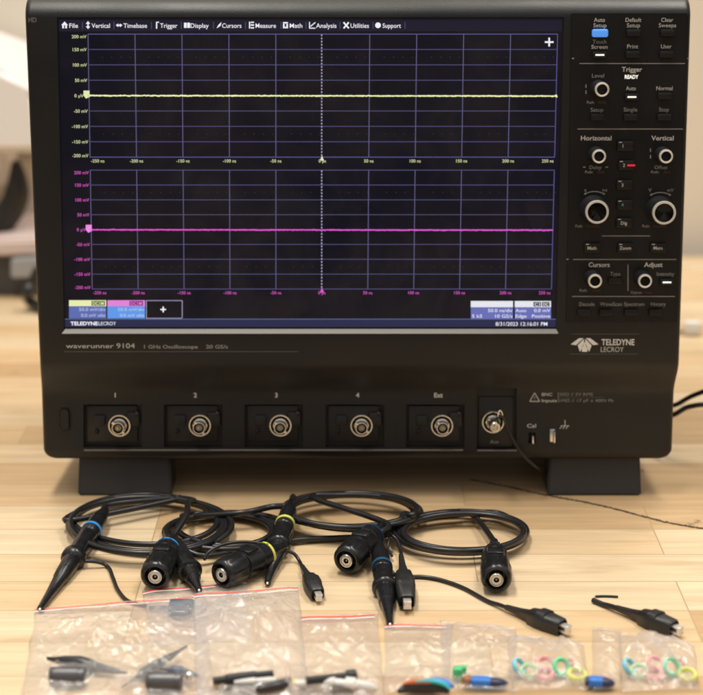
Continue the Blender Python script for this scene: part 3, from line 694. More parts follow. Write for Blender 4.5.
# rear feet
for s in (-1, 1):
    bm = bmesh.new(); w0 = Vector((s * 0.16, 0.185, 0.0)); w = SMI @ w0; zz = (zb - w.z)
    bx(bm, (w.x, w.y, (w.z + zb) / 2 + 0.003), (0.04, 0.02, abs(zz) + 0.001), 0.001); obj('foot', bm, M['foot'], scope)

# ================================================================ PROBES
def pathw(points, n=8):     # (px, py, z mm)
    return catmull([T(x, y, z / 1000) for x, y, z in points], n)
def loops(cx, cy, rx, ry, n, a0, a1, z0, z1, seed, wob=0.06, drift=(0, 0)):
    """picture-space ellipse loops lying on the table; angle in degrees, counter-clockwise from +x."""
    r = random.Random(seed); out = []; steps = max(10, int(abs(a1 - a0) / 24)); turns = int(abs(a1 - a0) / 360) + 3
    V = [(r.uniform(-1, 1), r.uniform(-1, 1), r.uniform(-1, 1), r.random()) for _ in range(turns * 2)]
    for i in range(steps + 1):
        t = i / steps; a = R(a0 + (a1 - a0) * t); q = abs(a1 - a0) * t / 180; k0 = int(q); f = q - k0; f = f * f * (3 - 2 * f)
        v = [V[k0][m] * (1 - f) + V[k0 + 1][m] * f for m in range(4)]
        k = 1 + wob * v[0]
        out.append((cx + drift[0] * t + rx * wob * v[2] + rx * k * math.cos(a), cy + drift[1] * t + ry * wob * 2.0 * v[1] - ry * k * math.sin(a), z0 + (z1 - z0) * v[3]))
    return out
CR = 0.00205
def plug_parts(root, A, B, band=None, scale=1.0):
    """BNC plug with compensation box: A is the centre of its open face, B a point behind it."""
    A = Vector(A); B = Vector(B); s = scale
    bm = bmesh.new()
    lathe(bm, A, B, [(0.0065, 0.0001), (0.0065, 0.0056), (0.0012, 0.0060), (0.0002, 0.0066), (0.0, 0.0074), (0.0006, 0.0084), (0.0020, 0.0092), (0.004, 0.0096), (0.0150, 0.0098), (0.0158, 0.0093), (0.0162, 0.0083), (0.0182, 0.0082), (0.0186, 0.0090), (0.0300, 0.0089), (0.0306, 0.0083), (0.0320, 0.0083), (0.0324, 0.0087), (0.0400, 0.0079), (0.0412, 0.0064), (0.046, 0.0052), (0.052, 0.0034), (0.060, 0.0028)], 48, 0, True, 12, 0.07, (0.004, 0.0150))
    b = obj('plug_body', bm, M['probe'], root)
    bm = bmesh.new()
    lathe(bm, A, B, [(0.0065, 0.0045), (0.0000, 0.0044), (-0.0004, 0.0041), (-0.0004, 0.0036), (0.0006, 0.0034)], 32, 0, False)
    lathe(bm, A, B, [(0.0006, 0.0035), (0.0000, 0.0031), (0.0000, 0.0017), (0.003, 0.0015, 3), (0.003, 0.0001, 3)], 24, 1, False)
    lathe(bm, A, B, [(0.004, 0.0007), (0.0006, 0.0006)], 10, 2)
    obj('metal_socket', bm, [M['chrome'], M['insul'], M['brass'], M['pocket']], b)
    # adjustment block + ribs
    d = (B - A).normalized(); a, u = frame_axes(d)
    bm = bmesh.new(); rot = Matrix((a, d, u)).transposed().to_4x4()
    bx(bm, A + d * 0.0245 + u * 0.0074, (0.0105, 0.0100, 0.0052), 0.0012, rot=rot)
    for k in range(4): bx(bm, A + d * (0.0345 + 0.002 * k) + u * 0.0066, (0.0060, 0.0009, 0.0030), 0.0003, rot=rot)
    obj('adjuster', bm, M['probe'], b)
    if band:
        bm = bmesh.new(); lathe(bm, A, B, [(0.0400, 0.0075), (0.0400, 0.0083), (0.0420, 0.0081), (0.0420, 0.0060)], 32, 0, False); obj('colour_band', bm, band, root)
    return b
def tip_parts(root, A, B, band=None, length=0.075, hook=False, name='probe_head'):
    """probe head from point A (tip) towards B."""
    A = Vector(A); B = Vector(B)
    bm = bmesh.new()
    k = length / 0.085 if length else (B - A).length / 0.066; hs = 1.12
    tail = 0.066 * k - 0.066
    prof = [(0.0, 0.0013), (0.0003, 0.0018), (0.010, 0.0024), (0.024, 0.0037), (0.0245, 0.0042), (0.0385, 0.0052), (0.0390, 0.0062), (0.0400, 0.0070), (0.0425, 0.0071), (0.0435, 0.0064), (0.0440, 0.0053), (0.060, 0.0057), (0.0605, 0.0050), (0.0615, 0.0050), (0.062, 0.0055), (0.082, 0.0050), (0.088, 0.0040), (0.098, 0.0024)]
    lathe(bm, A, B, [(t * k if t < 0.066 else t + tail, r * hs) for t, r in prof], 32, 0, True, 10, 0.08, (0.047 * k, 0.0605 * k))
    b = obj(name, bm, M['probe'], root)
    bm = bmesh.new(); lathe(bm, A - (B - A).normalized() * 0.0012, B, [(0, 0.0003), (0.0006, 0.0008), (0.003, 0.0009)], 12); obj('tip', bm, M['tip'], b)
    if band:
        bm = bmesh.new(); lathe(bm, A, B, [(0.0645 * k, 0.0050), (0.0645 * k, 0.0066), (0.0645 * k + 0.0026, 0.0066), (0.0645 * k + 0.0026, 0.0050)], 32, 0, False); obj('colour_band', bm, band, root)
    return b
def loftbox(bm, A, B, secs, up=Vector((0, 0, 1)), mi=0):
    """secs: (dist, half width, half height, lift)"""
    A = Vector(A); d = (Vector(B) - A).normalized(); a, u = frame_axes(d, up); rings = []
    for t, w, h, l in secs:
        ring = []
        for k in range(16):
            th = 2 * math.pi * (k + .5) / 16; c, s = math.cos(th), math.sin(th); e = 0.55
            ring.append(bm.verts.new(A + d * t + a * (w * math.copysign(abs(c) ** e, c)) + u * (l + h * math.copysign(abs(s) ** e, s))))
        rings.append(ring)
    for i in range(len(rings) - 1):
        for k in range(16):
            f = bm.faces.new((rings[i][k], rings[i][(k + 1) % 16], rings[i + 1][(k + 1) % 16], rings[i + 1][k])); f.material_index = mi
    for r_ in (rings[0], rings[-1]): bm.faces.new(r_).material_index = mi
def clip_parts(root, A, B, L=0.040, s=1.0):
    """alligator clip in a rubber boot: A where the lead enters, B towards the jaws."""
    A = Vector(A); B = Vector(B); d = (B - A).normalized()
    bm = bmesh.new(); k = L / 0.040
    loftbox(bm, A, B, [(0, .0011 * s, .0011 * s, 0), (0.010 * k, .0016 * s, .0017 * s, 0), (0.0165 * k, .0024 * s, .0024 * s, 0), (0.018 * k, .0036 * s, .0034 * s, 0), (0.024 * k, .0044 * s, .0040 * s, 0), (0.0245 * k, .0044 * s, .0046 * s, 0.0003), (0.030 * k, .0044 * s, .0046 * s, 0.0003), (0.0305 * k, .0043 * s, .0040 * s, 0), (0.039 * k, .0037 * s, .0035 * s, 0), (0.040 * k, .0031 * s, .0029 * s, 0), (0.0375 * k, .0024 * s, .0022 * s, 0)])
    b = obj('clip_boot', bm, M['clip'], root, smooth=45)
    a, u = frame_axes(d); bm = bmesh.new(); rot = Matrix((a, d, u)).transposed().to_4x4()
    for sg in (-1, 1): bx(bm, A + d * (L + 0.0016) + u * (sg * 0.0013 * s), (0.0034 * s, 0.0072, 0.0012), 0.0003, rot=rot)
    bx(bm, A + d * (L + 0.0038) + u * 0, (0.0032 * s, 0.0022, 0.0036 * s), 0.0006, rot=rot)
    obj('jaws', bm, M['tip'], b)
    return b
def wire(root, pts, r=0.0010, name='ground_lead', n=8):
    bm = bmesh.new(); tube(bm, pathw(pts, n), r, 10); return obj(name, bm, M['cable'], root)
def cable(root, pts, r=CR, n=7):
    bm = bmesh.new(); tube(bm, catmull(pts, n), r, 12); return obj('cable', bm, M['cable'], root)
def TP(lst): return [T(x, y, z / 1000) for x, y, z in lst]
def behind(A, B, t): A = Vector(A); return A + (Vector(B) - A).normalized() * t
BLUE = mat('blue_band', (0.04, 0.26, 0.62), 0.4); YEL = mat('yellow_band', (0.66, 0.66, 0.13), 0.4)

# --- probe one (blue)
pr = empty('oscilloscope_probe', T(147, 525, 0)); pr['_'] = 0; del pr['_']
def place(root, objs_before):
    # children were modelled in world space: give them the inverse offset
    for o in COL.objects:
        if o.parent == root: o.location = -root.location
def start(label, c):
    root = empty('oscilloscope_probe', T(*c, 0)); tag(root, label, 'probe', 'oscilloscope probes with coiled cables'); return root
bpy.data.objects.remove(pr)

P = start('black probe with light blue bands, its long tip pointing down left at the far left', (147, 525))
tA, tB = T(40, 609, 2.5 / 1000), T(92, 530, 8.5 / 1000)
tip_parts(P, tA, tB, BLUE, None); TL_ = (tB - tA).length
gA, gB = T(155, 577, 10.8 / 1000), T(171, 541, 12.0 / 1000)
plug_parts(P, gA, gB, BLUE)
pts = [behind(gA, gB, 0.050), behind(gA, gB, 0.060)] + TP([(186, 516, 17), (188, 503, 16)]) + TP(loops(148, 523, 78, 27.5, 3.6, 60, 60 + 360 * 4.3, 3, 13, 11, 0.085)) + TP([(178, 499, 9), (150, 500, 9)]) + [behind(tA, tB, TL_ + 0.040), behind(tA, tB, TL_ + 0.028)]
cable(P, pts)
wire(P, [(66, 562, 4), (80, 561, 5), (98, 562, 4), (108, 567, 1.2), (113, 578, 1.2), (118, 590, 1.2), (128, 601, 1.2), (146, 606, 1.2)], 0.0012)
place(P, None)

# --- probe two (yellow)
P = start('black probe with yellow bands, short tip pointing down between the left cable coils', (240, 530))
tA, tB = T(267.5, 583, 3 / 1000), T(285, 524, 11 / 1000)
tip_parts(P, tA, tB, YEL, None); TL_ = (tB - tA).length
gA, gB = T(222, 577, 10.6 / 1000), T(262, 556, 10.6 / 1000)
plug_parts(P, T(221, 575, 10.6 / 1000), gB, YEL)
pts = [behind(gA, gB, 0.050), behind(gA, gB, 0.062)] + TP([(285, 545, 9)]) + TP(loops(224, 531, 56, 17, 2.4, 5, 5 + 360 * 4.35, 2.5, 10, 23, 0.12)) + TP([(240, 513, 12), (270, 507, 12), (288, 505, 14)]) + [behind(tA, tB, TL_ + 0.040), behind(tA, tB, TL_ + 0.028)]
cable(P, pts)
wire(P, [(272, 553, 7), (281, 551, 8), (293, 553, 6), (300, 562, 2), (303, 570, 3)], 0.0011)
clip_parts(P, T(302, 566, 0.004), T(319, 597, 0.0046), 0.046, 1.2)
place(P, None)

# --- probe three (dark blue band, pointing at the camera)
P = start('black probe with dull blue band, tip pointing straight down at the bag in the middle', (350, 512))
tA, tB = T(390, 624, 2.5 / 1000), T(382, 567, 8 / 1000)
tip_parts(P, tA, tB, mat('dull_blue_band', (0.015, 0.075, 0.17), 0.4), None); TL_ = (tB - tA).length
gA, gB = T(346, 561, 10.6 / 1000), T(374, 534, 12 / 1000)
plug_parts(P, gA, gB, mat('dark_blue_band', (0.01, 0.03, 0.08), 0.4))
pts = [behind(gA, gB, 0.050), behind(gA, gB, 0.060)] + TP([(400, 520, 13), (404, 514, 14)]) + TP(loops(350, 511, 64, 16.5, 3.5, -20, -20 + 360 * 5.4, 6, 17, 37, 0.07)) + TP([(384, 522, 15), (381, 532, 15)]) + [behind(tA, tB, TL_ + 0.040), behind(tA, tB, TL_ + 0.028)]
cable(P, pts)
wire(P, [(384, 562, 7), (392, 572, 5), (400, 577, 2), (420, 577, 1.2), (440, 580, 1.2), (463, 588, 1.2), (485, 600, 1.2), (500, 605, 2.4), (508, 608, 3.2)], 0.0013)
clip_parts(P, T(506, 607, 0.0032), T(570, 630, 0.0046), 0.043, 1.35)
place(P, None)

# --- probe four (right coil)
P = start('black probe without coloured band, its plug alone under the rightmost cable coil', (460, 532))
gA, gB = T(496.5, 580, 10.6 / 1000), T(494.5, 551, 10.8 / 1000)
plug_parts(P, gA, gB, None)
tA, tB = T(199, 590, 5.5 / 1000), T(183, 558, 9 / 1000)
tip_parts(P, tA, tB, None, 0.052)
pts = [behind(gA, gB, 0.050), behind(gA, gB, 0.060)] + TP([(478, 520, 7), (468, 513, 6)]) + TP(loops(462, 531, 62, 19.5, 3, 100, 100 + 360 * 4.9, 2.5, 11, 51, 0.065)) + TP([(420, 520, 5), (385, 535, 4), (340, 538, 3), (300, 540, 3), (255, 547, 3), (228, 553, 4), (205, 556, 6), (190, 552, 8)]) + [behind(tA, tB, 0.062), behind(tA, tB, 0.056)]
cable(P, pts)
wire(P, [(378, 530, 7), (388, 533, 10), (397, 540, 8), (401, 552, 5), (401.5, 560, 5.5)], 0.0011)
clip_parts(P, T(401, 556, 0.0060), T(407, 602, 0.0060), 0.070, 1.4)
wire(P, [(204, 560, 8), (209, 552, 12), (222, 545, 15), (240, 542, 15), (258, 543, 13), (268, 546, 12)], 0.0012)
wire(P, [(391, 530, 7), (389.5, 538, 9), (388, 548, 6), (392, 556, 4)], 0.0009)
place(P, None)

# --- loose clip lead on the far right
P = empty('clip_lead', T(640, 615, 0)); tag(P, 'short black alligator clip lead at the far right beside the last bag of rings', 'clip lead')
wire(P, [(593, 600.5, 1.4), (600, 603.5, 1.4), (610, 606, 2.4), (618, 608.5, 3.2)], 0.0016)
clip_parts(P, T(616, 607.5, 0.0032), T(680, 630.5, 0.0046), 0.043, 1.35)
wire(P, [(595, 596.2, 0.9), (605, 596.0, 0.8), (618, 596.6, 0.8)], 0.0007)
place(P, None)

# --- cable running from the aux jack, leads on the right
P = empty('thin_cable', T(520, 470, 0)); tag(P, 'thin black wire hanging from the aux jack and running under the oscilloscope', 'wire')
w = lambda px, py, y: SM @ Fp(px, py, y)
bm = bmesh.new()
pp = [w(494, 426, YL - 0.012), w(498, 417, YL - 0.013), w(503, 417, YL - 0.011), w(507, 426, YL - 0.009), w(515, 443, YL - 0.008), w(526, 458, YL - 0.006), w(538, 468, YL - 0.002), w(549, 474, YL + 0.03)]
tube(bm, catmull(pp, 8), 0.0011, 10); o = obj('wire', bm, M['cable'], P)
bm = bmesh.new(); e = pp[0]; lathe(bm, e + Vector((0, .004, 0.001)), e + Vector((0.001, -.008, -0.001)), [(0, 0.0034), (.002, .0039), (.006, .0039), (.007, .0034), (.007, .0022), (.005, .0018), (.005, .0001)], 24); obj('metal_cap', bm, M['nickel'], P)
bm = bmesh.new(); tube(bm, catmull([w(497, 419, YL - .013), w(498.5, 412, YL - .014), w(501, 411, YL - .013), w(503, 418, YL - .011)], 6), 0.0006, 8); obj('loop', bm, M['nickel'], P)
place(P, None)

def cab3(name, label, pts, r, grp=None):
    P = empty(name, T(pts[0][0], pts[0][1], 0)); tag(P, label, 'cable', grp)
    return P
bm = bmesh.new(); tube(bm, catmull([Vector(v) for v in ((0.20, 0.20, 0.03), (0.232, 0.10, 0.034), (0.252, 0.075, 0.050), (0.30, 0.06, 0.075), (0.40, 0.10, 0.075), (0.6, 0.2, 0.004))], 8), 0.0018, 10)
tag(obj('power_cable', bm, M['cable']), 'black cable rising from behind the right side of the oscilloscope, upper of the pair', 'cable', 'cables leaving the right side')
bm = bmesh.new(); tube(bm, catmull([Vector(v) for v in ((0.20, 0.18, 0.02), (0.228, 0.085, 0.030), (0.246, 0.07, 0.042), (0.262, 0.065, 0.045), (0.29, 0.065, 0.040), (0.40, 0.10, 0.02), (0.6, 0.12, 0.003))], 8), 0.0019, 10)
tag(obj('power_cable', bm, M['cable']), 'black cable bending level from behind the right side of the oscilloscope, lower of the pair', 'cable', 'cables leaving the right side')

# ================================================================ BAGS
def plastic(name, tint, haze, seed, back=False):
    m = bpy.data.materials.new(name); m.use_nodes = True; nt = m.node_tree; N = nt.nodes; L = nt.links
    N.remove(N['Principled BSDF']); out = N['Material Output']
    tc = N.new('ShaderNodeTexCoord'); n = N.new('ShaderNodeTexNoise'); n.inputs['Scale'].default_value = 55; n.inputs['Detail'].default_value = 4; n.inputs['Distortion'].default_value = 2.2
    mp = N.new('ShaderNodeMapping'); mp.inputs['Location'].default_value = (seed, seed * 2, 0); L.new(tc.outputs['Object'], mp.inputs['Vector']); L.new(mp.outputs[0], n.inputs['Vector'])
    bp = N.new('ShaderNodeBump'); bp.inputs['Strength'].default_value = 0.8; bp.inputs['Distance'].default_value = 0.0040; L.new(n.outputs['Fac'], bp.inputs['Height'])
    tr = N.new('ShaderNodeBsdfTransparent'); tr.inputs[0].default_value = (*tint, 1)
    df = N.new('ShaderNodeBsdfDiffuse'); df.inputs[0].default_value = (0.93, 0.94, 0.98, 1)
    tl = N.new('ShaderNodeBsdfTranslucent'); tl.inputs[0].default_value = (0.93, 0.94, 0.98, 1)
    dd = N.new('ShaderNodeMixShader'); dd.inputs[0].default_value = 0.45; L.new(df.outputs[0], dd.inputs[1]); L.new(tl.outputs[0], dd.inputs[2])
    mx = N.new('ShaderNodeMixShader'); mx.inputs[0].default_value = haze; L.new(tr.outputs[0], mx.inputs[1]); L.new(dd.outputs[0], mx.inputs[2])
    gl = N.new('ShaderNodeBsdfGlossy'); gl.inputs['Roughness'].default_value = 0.09; L.new(bp.outputs[0], gl.inputs['Normal'])
    lw = N.new('ShaderNodeLayerWeight'); lw.inputs['Blend'].default_value = 0.5; L.new(bp.outputs[0], lw.inputs['Normal'])
    pw = N.new('ShaderNodeMath'); pw.operation = 'POWER'; pw.inputs[1].default_value = 4.0; L.new(lw.outputs['Facing'], pw.inputs[0])
    fr = N.new('ShaderNodeMath'); fr.operation = 'MULTIPLY_ADD'; fr.inputs[1].default_value = 0.05 if back else 0.42; fr.inputs[2].default_value = 0.01 if back else 0.075; L.new(pw.outputs[0], fr.inputs[0])
    m2 = N.new('ShaderNodeMixShader'); L.new(fr.outputs[0], m2.inputs[0]); L.new(mx.outputs[0], m2.inputs[1]); L.new(gl.outputs[0], m2.inputs[2])
    L.new(m2.outputs[0], out.inputs['Surface'])
    return m
RED = mat('red_zip', (0.80, 0.075, 0.05), 0.35); ZIPW = mat('pale_zip', (0.75, 0.68, 0.66), 0.4)
def bag(c, label, haze, puff, seed, strip=(0.0, 1.0), stripv=0.04, wr=0.0016, tint=(0.99, 0.985, 0.985), redw=0.0011, lift=(0, 0, 0, 0), group='clear zip bags of accessories'):
    """c: four picture points TL TR BR BL; puff metres."""
    W = [T(p[0], p[1], 0) for p in c]; org = (W[0] + W[1] + W[2] + W[3]) / 4
    root = empty('zip_bag', org); tag(root, label, 'plastic bag', group)
    n = 104; r = random.Random(seed); sx = r.uniform(0, 50); CL = []
    for _ in range(9):
        an = r.uniform(-1.3, 1.3); q0 = (r.uniform(.1, .9), r.uniform(.15, .9)); CL.append((q0, math.cos(an), math.sin(an), r.uniform(.12, .4), r.uniform(.5, 1.2)))
    def P(u, v, top):
        p = W[0] * (1 - u) * (1 - v) + W[1] * u * (1 - v) + W[2] * u * v + W[3] * (1 - u) * v
        bl = lift[0] * (1 - u) * (1 - v) + lift[1] * u * (1 - v) + lift[2] * u * v + lift[3] * (1 - u) * v
        e = (max(0, math.sin(math.pi * u)) * max(0, math.sin(math.pi * min(1, max(0, (v - stripv - .03) / (1 - stripv - .03)))))) ** 0.45
        q = Vector((p.x * 1.0, p.y * 1.0, sx))
        edge = (noise.noise(Vector((p.x * 40, p.y * 40, sx))) * 0.0014) 
        p = p + Vector((edge * (1 if u in (0, 1) else 0), edge * .6 * (1 if v in (1,) else 0), 0))
        z = 0.0005 + bl
        z += abs(noise.noise(Vector((p.x * 26, p.y * 26, sx + 3)))) * 0.0022 * min(1, 8 * min(u, 1 - u) + .25)
        if top:
            for (q0, ca, sa, hl, hh) in CL:
                du, dv = u - q0[0], v - q0[1]; al = du * ca + dv * sa; pe = -du * sa + dv * ca + .02 * math.sin(al * 14 + q0[0] * 9)
                if abs(al) < hl and abs(pe) < .05: z += wr * .55 * hh * e * (1 - (al / hl) ** 2) * max(0, 1 - abs(pe) / .022)
            f = noise.noise(Vector((p.x * 34, p.y * 42, sx))) ; g = abs(noise.noise(Vector((p.x * 95 + p.y * 40, p.y * 70, sx + 9))))
            ridge = (1 - min(1, abs(noise.noise(Vector((p.x * 48, p.y * 30, sx + 20)))) * 5)) ** 2
            z += e * (puff * (0.72 + .55 * f)) + e * wr * (g * 2.2 + ridge * 1.8) + 0.0004
        return p + Vector((0, 0, z)) - org
    bm = bmesh.new(); Tg = [[None] * (n + 1) for _ in range(n + 1)]; Bg = [[None] * (n + 1) for _ in range(n + 1)]
    for i in range(n + 1):
        for j in range(n + 1):
            u, v = i / n, j / n; Tg[i][j] = bm.verts.new(P(u, v, True))
            Bg[i][j] = Tg[i][j] if (i in (0, n) or j == n) else bm.verts.new(P(u, v, False))
    for i in range(n):
        for j in range(n):
            bm.faces.new((Tg[i][j], Tg[i][j + 1], Tg[i + 1][j + 1], Tg[i + 1][j]))
            bm.faces.new((Bg[i][j], Bg[i + 1][j], Bg[i + 1][j + 1], Bg[i][j + 1])).material_index = 1
    fo = obj('film', bm, [plastic('bag_film', tint, haze, seed), plastic('bag_film_underside', (1, 1, 1), 0.015, seed, True)], root, smooth=180)
    if strip:
        for nm_, v, w_, m_ in (('zip_strip', stripv, redw, RED), ('zip_seal', stripv + 0.022, 0.0012, ZIPW)):
            bm = bmesh.new(); prev = None
            for k in range(41):
                u = strip[0] + (strip[1] - strip[0]) * k / 40; q = P(min(1, u), v, True) + Vector((0, 0, 0.0005))
                cur = (q + Vector((0, -w_ / 2, 0)), q + Vector((0, w_ / 2, 0.0002)))
                if prev: quad(bm, [prev[0], cur[0], cur[1], prev[1]])
                prev = cur
            if nm_ == 'zip_strip' or redw > 0.0005: obj(nm_, bm, m_, root, smooth=None)
    return root
bag([(143, 591), (246, 580), (252, 640), (150, 648)], 'clear zip bag lying underneath, its red strip just below the blue banded plug', 0.27, 0.0022, 2, (0.0, 1.0), 0.075, redw=0.0016)
bag([(36, 610), (206, 603), (213, 702), (20, 704)], 'large clear zip bag at the far left holding two grey cylinders', 0.25, 0.0095, 3, (0.0, 0.98), 0.022, redw=0.0007, lift=(0, 0.004, 0, 0))
bag([(194, 603), (299, 588), (309, 704), (196, 704)], 'clear zip bag with broad white glare above springs and rods, third from the left', 0.32, 0.0110, 14, (0.0, 1.0), 0.022, wr=0.0026, redw=0.0009, lift=(0.005, 0, 0, 0))
bag([(300, 617), (378, 614), (385, 704), (302, 704)], 'clear zip bag with a bright red strip, holding white clips and a black rod', 0.27, 0.0085, 5, (0.02, 0.95), 0.05, redw=0.0012)
bag([(385, 625), (452, 625), (449, 695), (384, 695)], 'small clear zip bag with red strip under the middle probe tip, holding curved coloured clips', 0.25, 0.007, 6, (0.0, 0.92), 0.05, redw=0.0009)
bag([(440, 622), (516, 629), (514, 694), (444, 694)], 'small clear bag without red strip holding a green clip and a blue and black clip', 0.22, 0.007, 7, None, wr=0.0022)
bag([(507, 634), (584, 645), (589, 692), (512, 694)], 'small crinkled clear bag of pastel rings in front of the middle alligator clip', 0.23, 0.0075, 8, None, wr=0.0036)
bag([(617, 634), (694, 645), (700, 692), (622, 694)], 'small crinkled clear bag of pastel rings at the far right edge', 0.23, 0.0075, 9, None, wr=0.0036)
bag([(592, 628), (620, 631), (622, 692), (592, 693)], 'narrow clear bag with a blue and black clip between the two ring bags', 0.22, 0.006, 10, None, wr=0.002)

# ---- contents
GRP = mat('grey_plastic', (0.085, 0.082, 0.088), 0.3); BLK = mat('black_part', (0.02, 0.02, 0.022), 0.35); WHT = mat('white_part', (0.72, 0.70, 0.66), 0.35)
SLATE = mat('slate_part', (0.12, 0.14, 0.18), 0.4); YLP = mat('yellow_part', (0.75, 0.52, 0.17), 0.4); STEEL = mat('spring_steel', (0.30, 0.28, 0.26), 0.35, 1.0)
GRNP = mat('green_part', (0.08, 0.55, 0.22), 0.4); BLUP = mat('blue_part', (0.035, 0.20, 0.66), 0.35); ORP = mat('orange_part', (0.62, 0.17, 0.05), 0.4); TEALP = mat('teal_part', (0.03, 0.45, 0.48), 0.4); BRN = mat('brown_part', (0.35, 0.16, 0.07), 0.4); NAVY = mat('navy_part', (0.03, 0.035, 0.09), 0.35)
def thing_lathe(name, a, b, prof, mats, label, cat, group=None, seg=24, z=(0.006, 0.006)):
    A = T(a[0], a[1], z[0]); B = T(b[0], b[1], z[1]); L = (B - A).length; bm = bmesh.new()
    lathe(bm, A, B, [(p[0] * L,) + tuple(p[1:]) for p in prof], seg)
    o0 = A.copy(); o0.z = 0; bmesh.ops.translate(bm, vec=-o0, verts=bm.verts)
    o = obj(name, bm, mats, loc=o0); tag(o, label, cat, group); return o
cyl = [(0, .0030), (0, .0046), (.04, .0052), (.12, .0052), (.13, .0049), (.2, .0049), (.21, .0053), (.8, .0053), (.81, .0049), (.88, .0049), (.89, .0052), (.97, .0052), (1, .0044), (1, .0028), (.9, .0026)]
thing_lathe('adapter_barrel', (50, 676), (85.5, 676.5), cyl, GRP, 'grey ribbed cylinder, left one of the two in the leftmost bag', 'adapter', 'grey cylinders in the left bag', z=(.0062, .0062))
thing_lathe('adapter_barrel', (146.5, 681.5), (182, 682), cyl, GRP, 'grey ribbed cylinder, right one of the two in the leftmost bag', 'adapter', 'grey cylinders in the left bag', z=(.0062, .0062))
hook = [(0, .0006), (.12, .0008), (.22, .0013), (.3, .0029), (.52, .0034), (.6, .0024), (.66, .0026), (.8, .0014), (1, .0006)]
thing_lathe('hook_tip', (47, 658), (127, 673), [(0, .0008), (.1, .0016), (.2, .0030), (.4, .0046), (.55, .0040), (.62, .0028), (.8, .0020), (1, .0006)], BLK, 'tapered black hook tip lying behind the left grey cylinder', 'probe hook', z=(.0055, .0035))
thing_lathe('hook_tip', (122, 687), (187, 646), hook, BLK, 'slender black hook tip slanting up right behind the right grey cylinder', 'probe hook', z=(.003, .006))
thing_lathe('hook_tip', (160, 668), (200, 676), hook, SLATE, 'thin dark hook tip crossing behind the right grey cylinder', 'probe hook', z=(.008, .004))
bm = bmesh.new(); c = T(189, 676, .006); bmesh.ops.create_icosphere(bm, subdivisions=3, radius=.0026); o = tag(obj('glint_bead', bm, M['chrome'], loc=c), 'tiny chrome bead added as a white glint right of the grey cylinder', 'bead')  # bead added to stand in for a small white glint
# slate block in underlying bag
bm = bmesh.new(); bx(bm, (0, 0, .0032), (.0145, .016, .0052), .0012); bx(bm, (0, -.0095, .0032), (.010, .004, .004), .0008); bx(bm, (-.011, .001, .0026), (.016, .003, .002), .0006)
tag(obj('trim_tool', bm, SLATE, loc=T(181, 612.5, 0)), 'slate grey block seen through the overlapping bags under the blue banded plug', 'clip body')
# bag three contents
thing_lathe('rod', (213, 681), (273, 673.5), [(0, .001), (0, .0020), (.2, .0022), (.22, .0028), (.7, .0028), (.72, .0022), (1, .0020), (1, .001)], BLK, 'black rod across the top of the heap in the bag with white glare', 'rod', z=(.008, .008))
thing_lathe('rod', (234, 683), (276, 680.5), [(0, .001), (0, .0026), (.5, .0026), (.52, .0021), (1, .0021), (1, .001)], WHT, 'white rod below the black rod in the bag with white glare', 'rod', z=(.006, .006))
bm = bmesh.new(); bx(bm, (0, 0, .0030), (.0115, .007, .0045), .001); tag(obj('plastic_tab', bm, YLP, loc=T(223, 688, 0)), 'yellow tab at the lower left of the bag with white glare', 'tab')
def spring(a, b, r, turns, label, z=.004, w=.0005):
    A = T(a[0], a[1], z); B = T(b[0], b[1], z); d = B - A; L = d.length; d.normalize(); s, u = frame_axes(d); pts = []
    for k in range(turns * 12 + 1):
        t = k / (turns * 12); th = t * turns * 2 * math.pi; pts.append(A + d * (L * t) + s * (r * math.cos(th)) + u * (r * math.sin(th)))
    bm = bmesh.new(); tube(bm, pts, w, 6, floor=False); o0 = A.copy(); o0.z = 0; bmesh.ops.translate(bm, vec=-o0, verts=bm.verts)
    return tag(obj('spring', bm, STEEL, loc=o0), label, 'spring')
spring((224, 690), (262, 685), .0030, 12, 'longer steel spring lying along the bottom of the bag with white glare')
spring((262, 688), (292, 682), .0027, 10, 'shorter steel spring at the right of the bag with white glare')
thing_lathe('hook_tip', (256, 690), (288, 684), [(0, .001), (.1, .0022), (.8, .0026), (1, .001)], BLK, 'black stub lying beside the shorter steel spring', 'probe hook', z=(.007, .007))
# bag four contents
thing_lathe('rod', (306, 680.5), (357, 675.5), [(0, .001), (0, .0022), (.78, .0024), (.8, .0036), (.98, .0036), (1, .002)], BLK, 'black rod with a thicker right end under the bright red strip bag', 'rod', z=(.008, .008))
wc = [(0, .001), (0, .0030), (.3, .0036), (.32, .0028), (.6, .0028), (.62, .0034), (.85, .0030), (1, .0012)]
thing_lathe('white_clip', (325, 682), (358, 686), wc, WHT, 'white clip lying just below the black rod in the bright red strip bag', 'clip', z=(.006, .006))
thing_lathe('white_clip', (345, 682), (377, 689), wc, WHT, 'white clip reaching furthest right in the bright red strip bag', 'clip', z=(.007, .004))
thing_lathe('white_clip', (295, 684), (326, 684), [(0, .001), (0, .0022), (1, .0024), (1, .001)], WHT, 'thin white tube left of the white clips in the bright red strip bag', 'tube', z=(.005, .005))
bm = bmesh.new(); bx(bm, (0, 0, .0030), (.019, .006, .0045), .001); tag(obj('plastic_tab', bm, YLP, loc=T(309, 690, 0)), 'yellow tab in the lower left corner of the bright red strip bag', 'tab')
spring((330, 691), (352, 689), .0026, 8, 'steel spring between the white clips in the bright red strip bag')
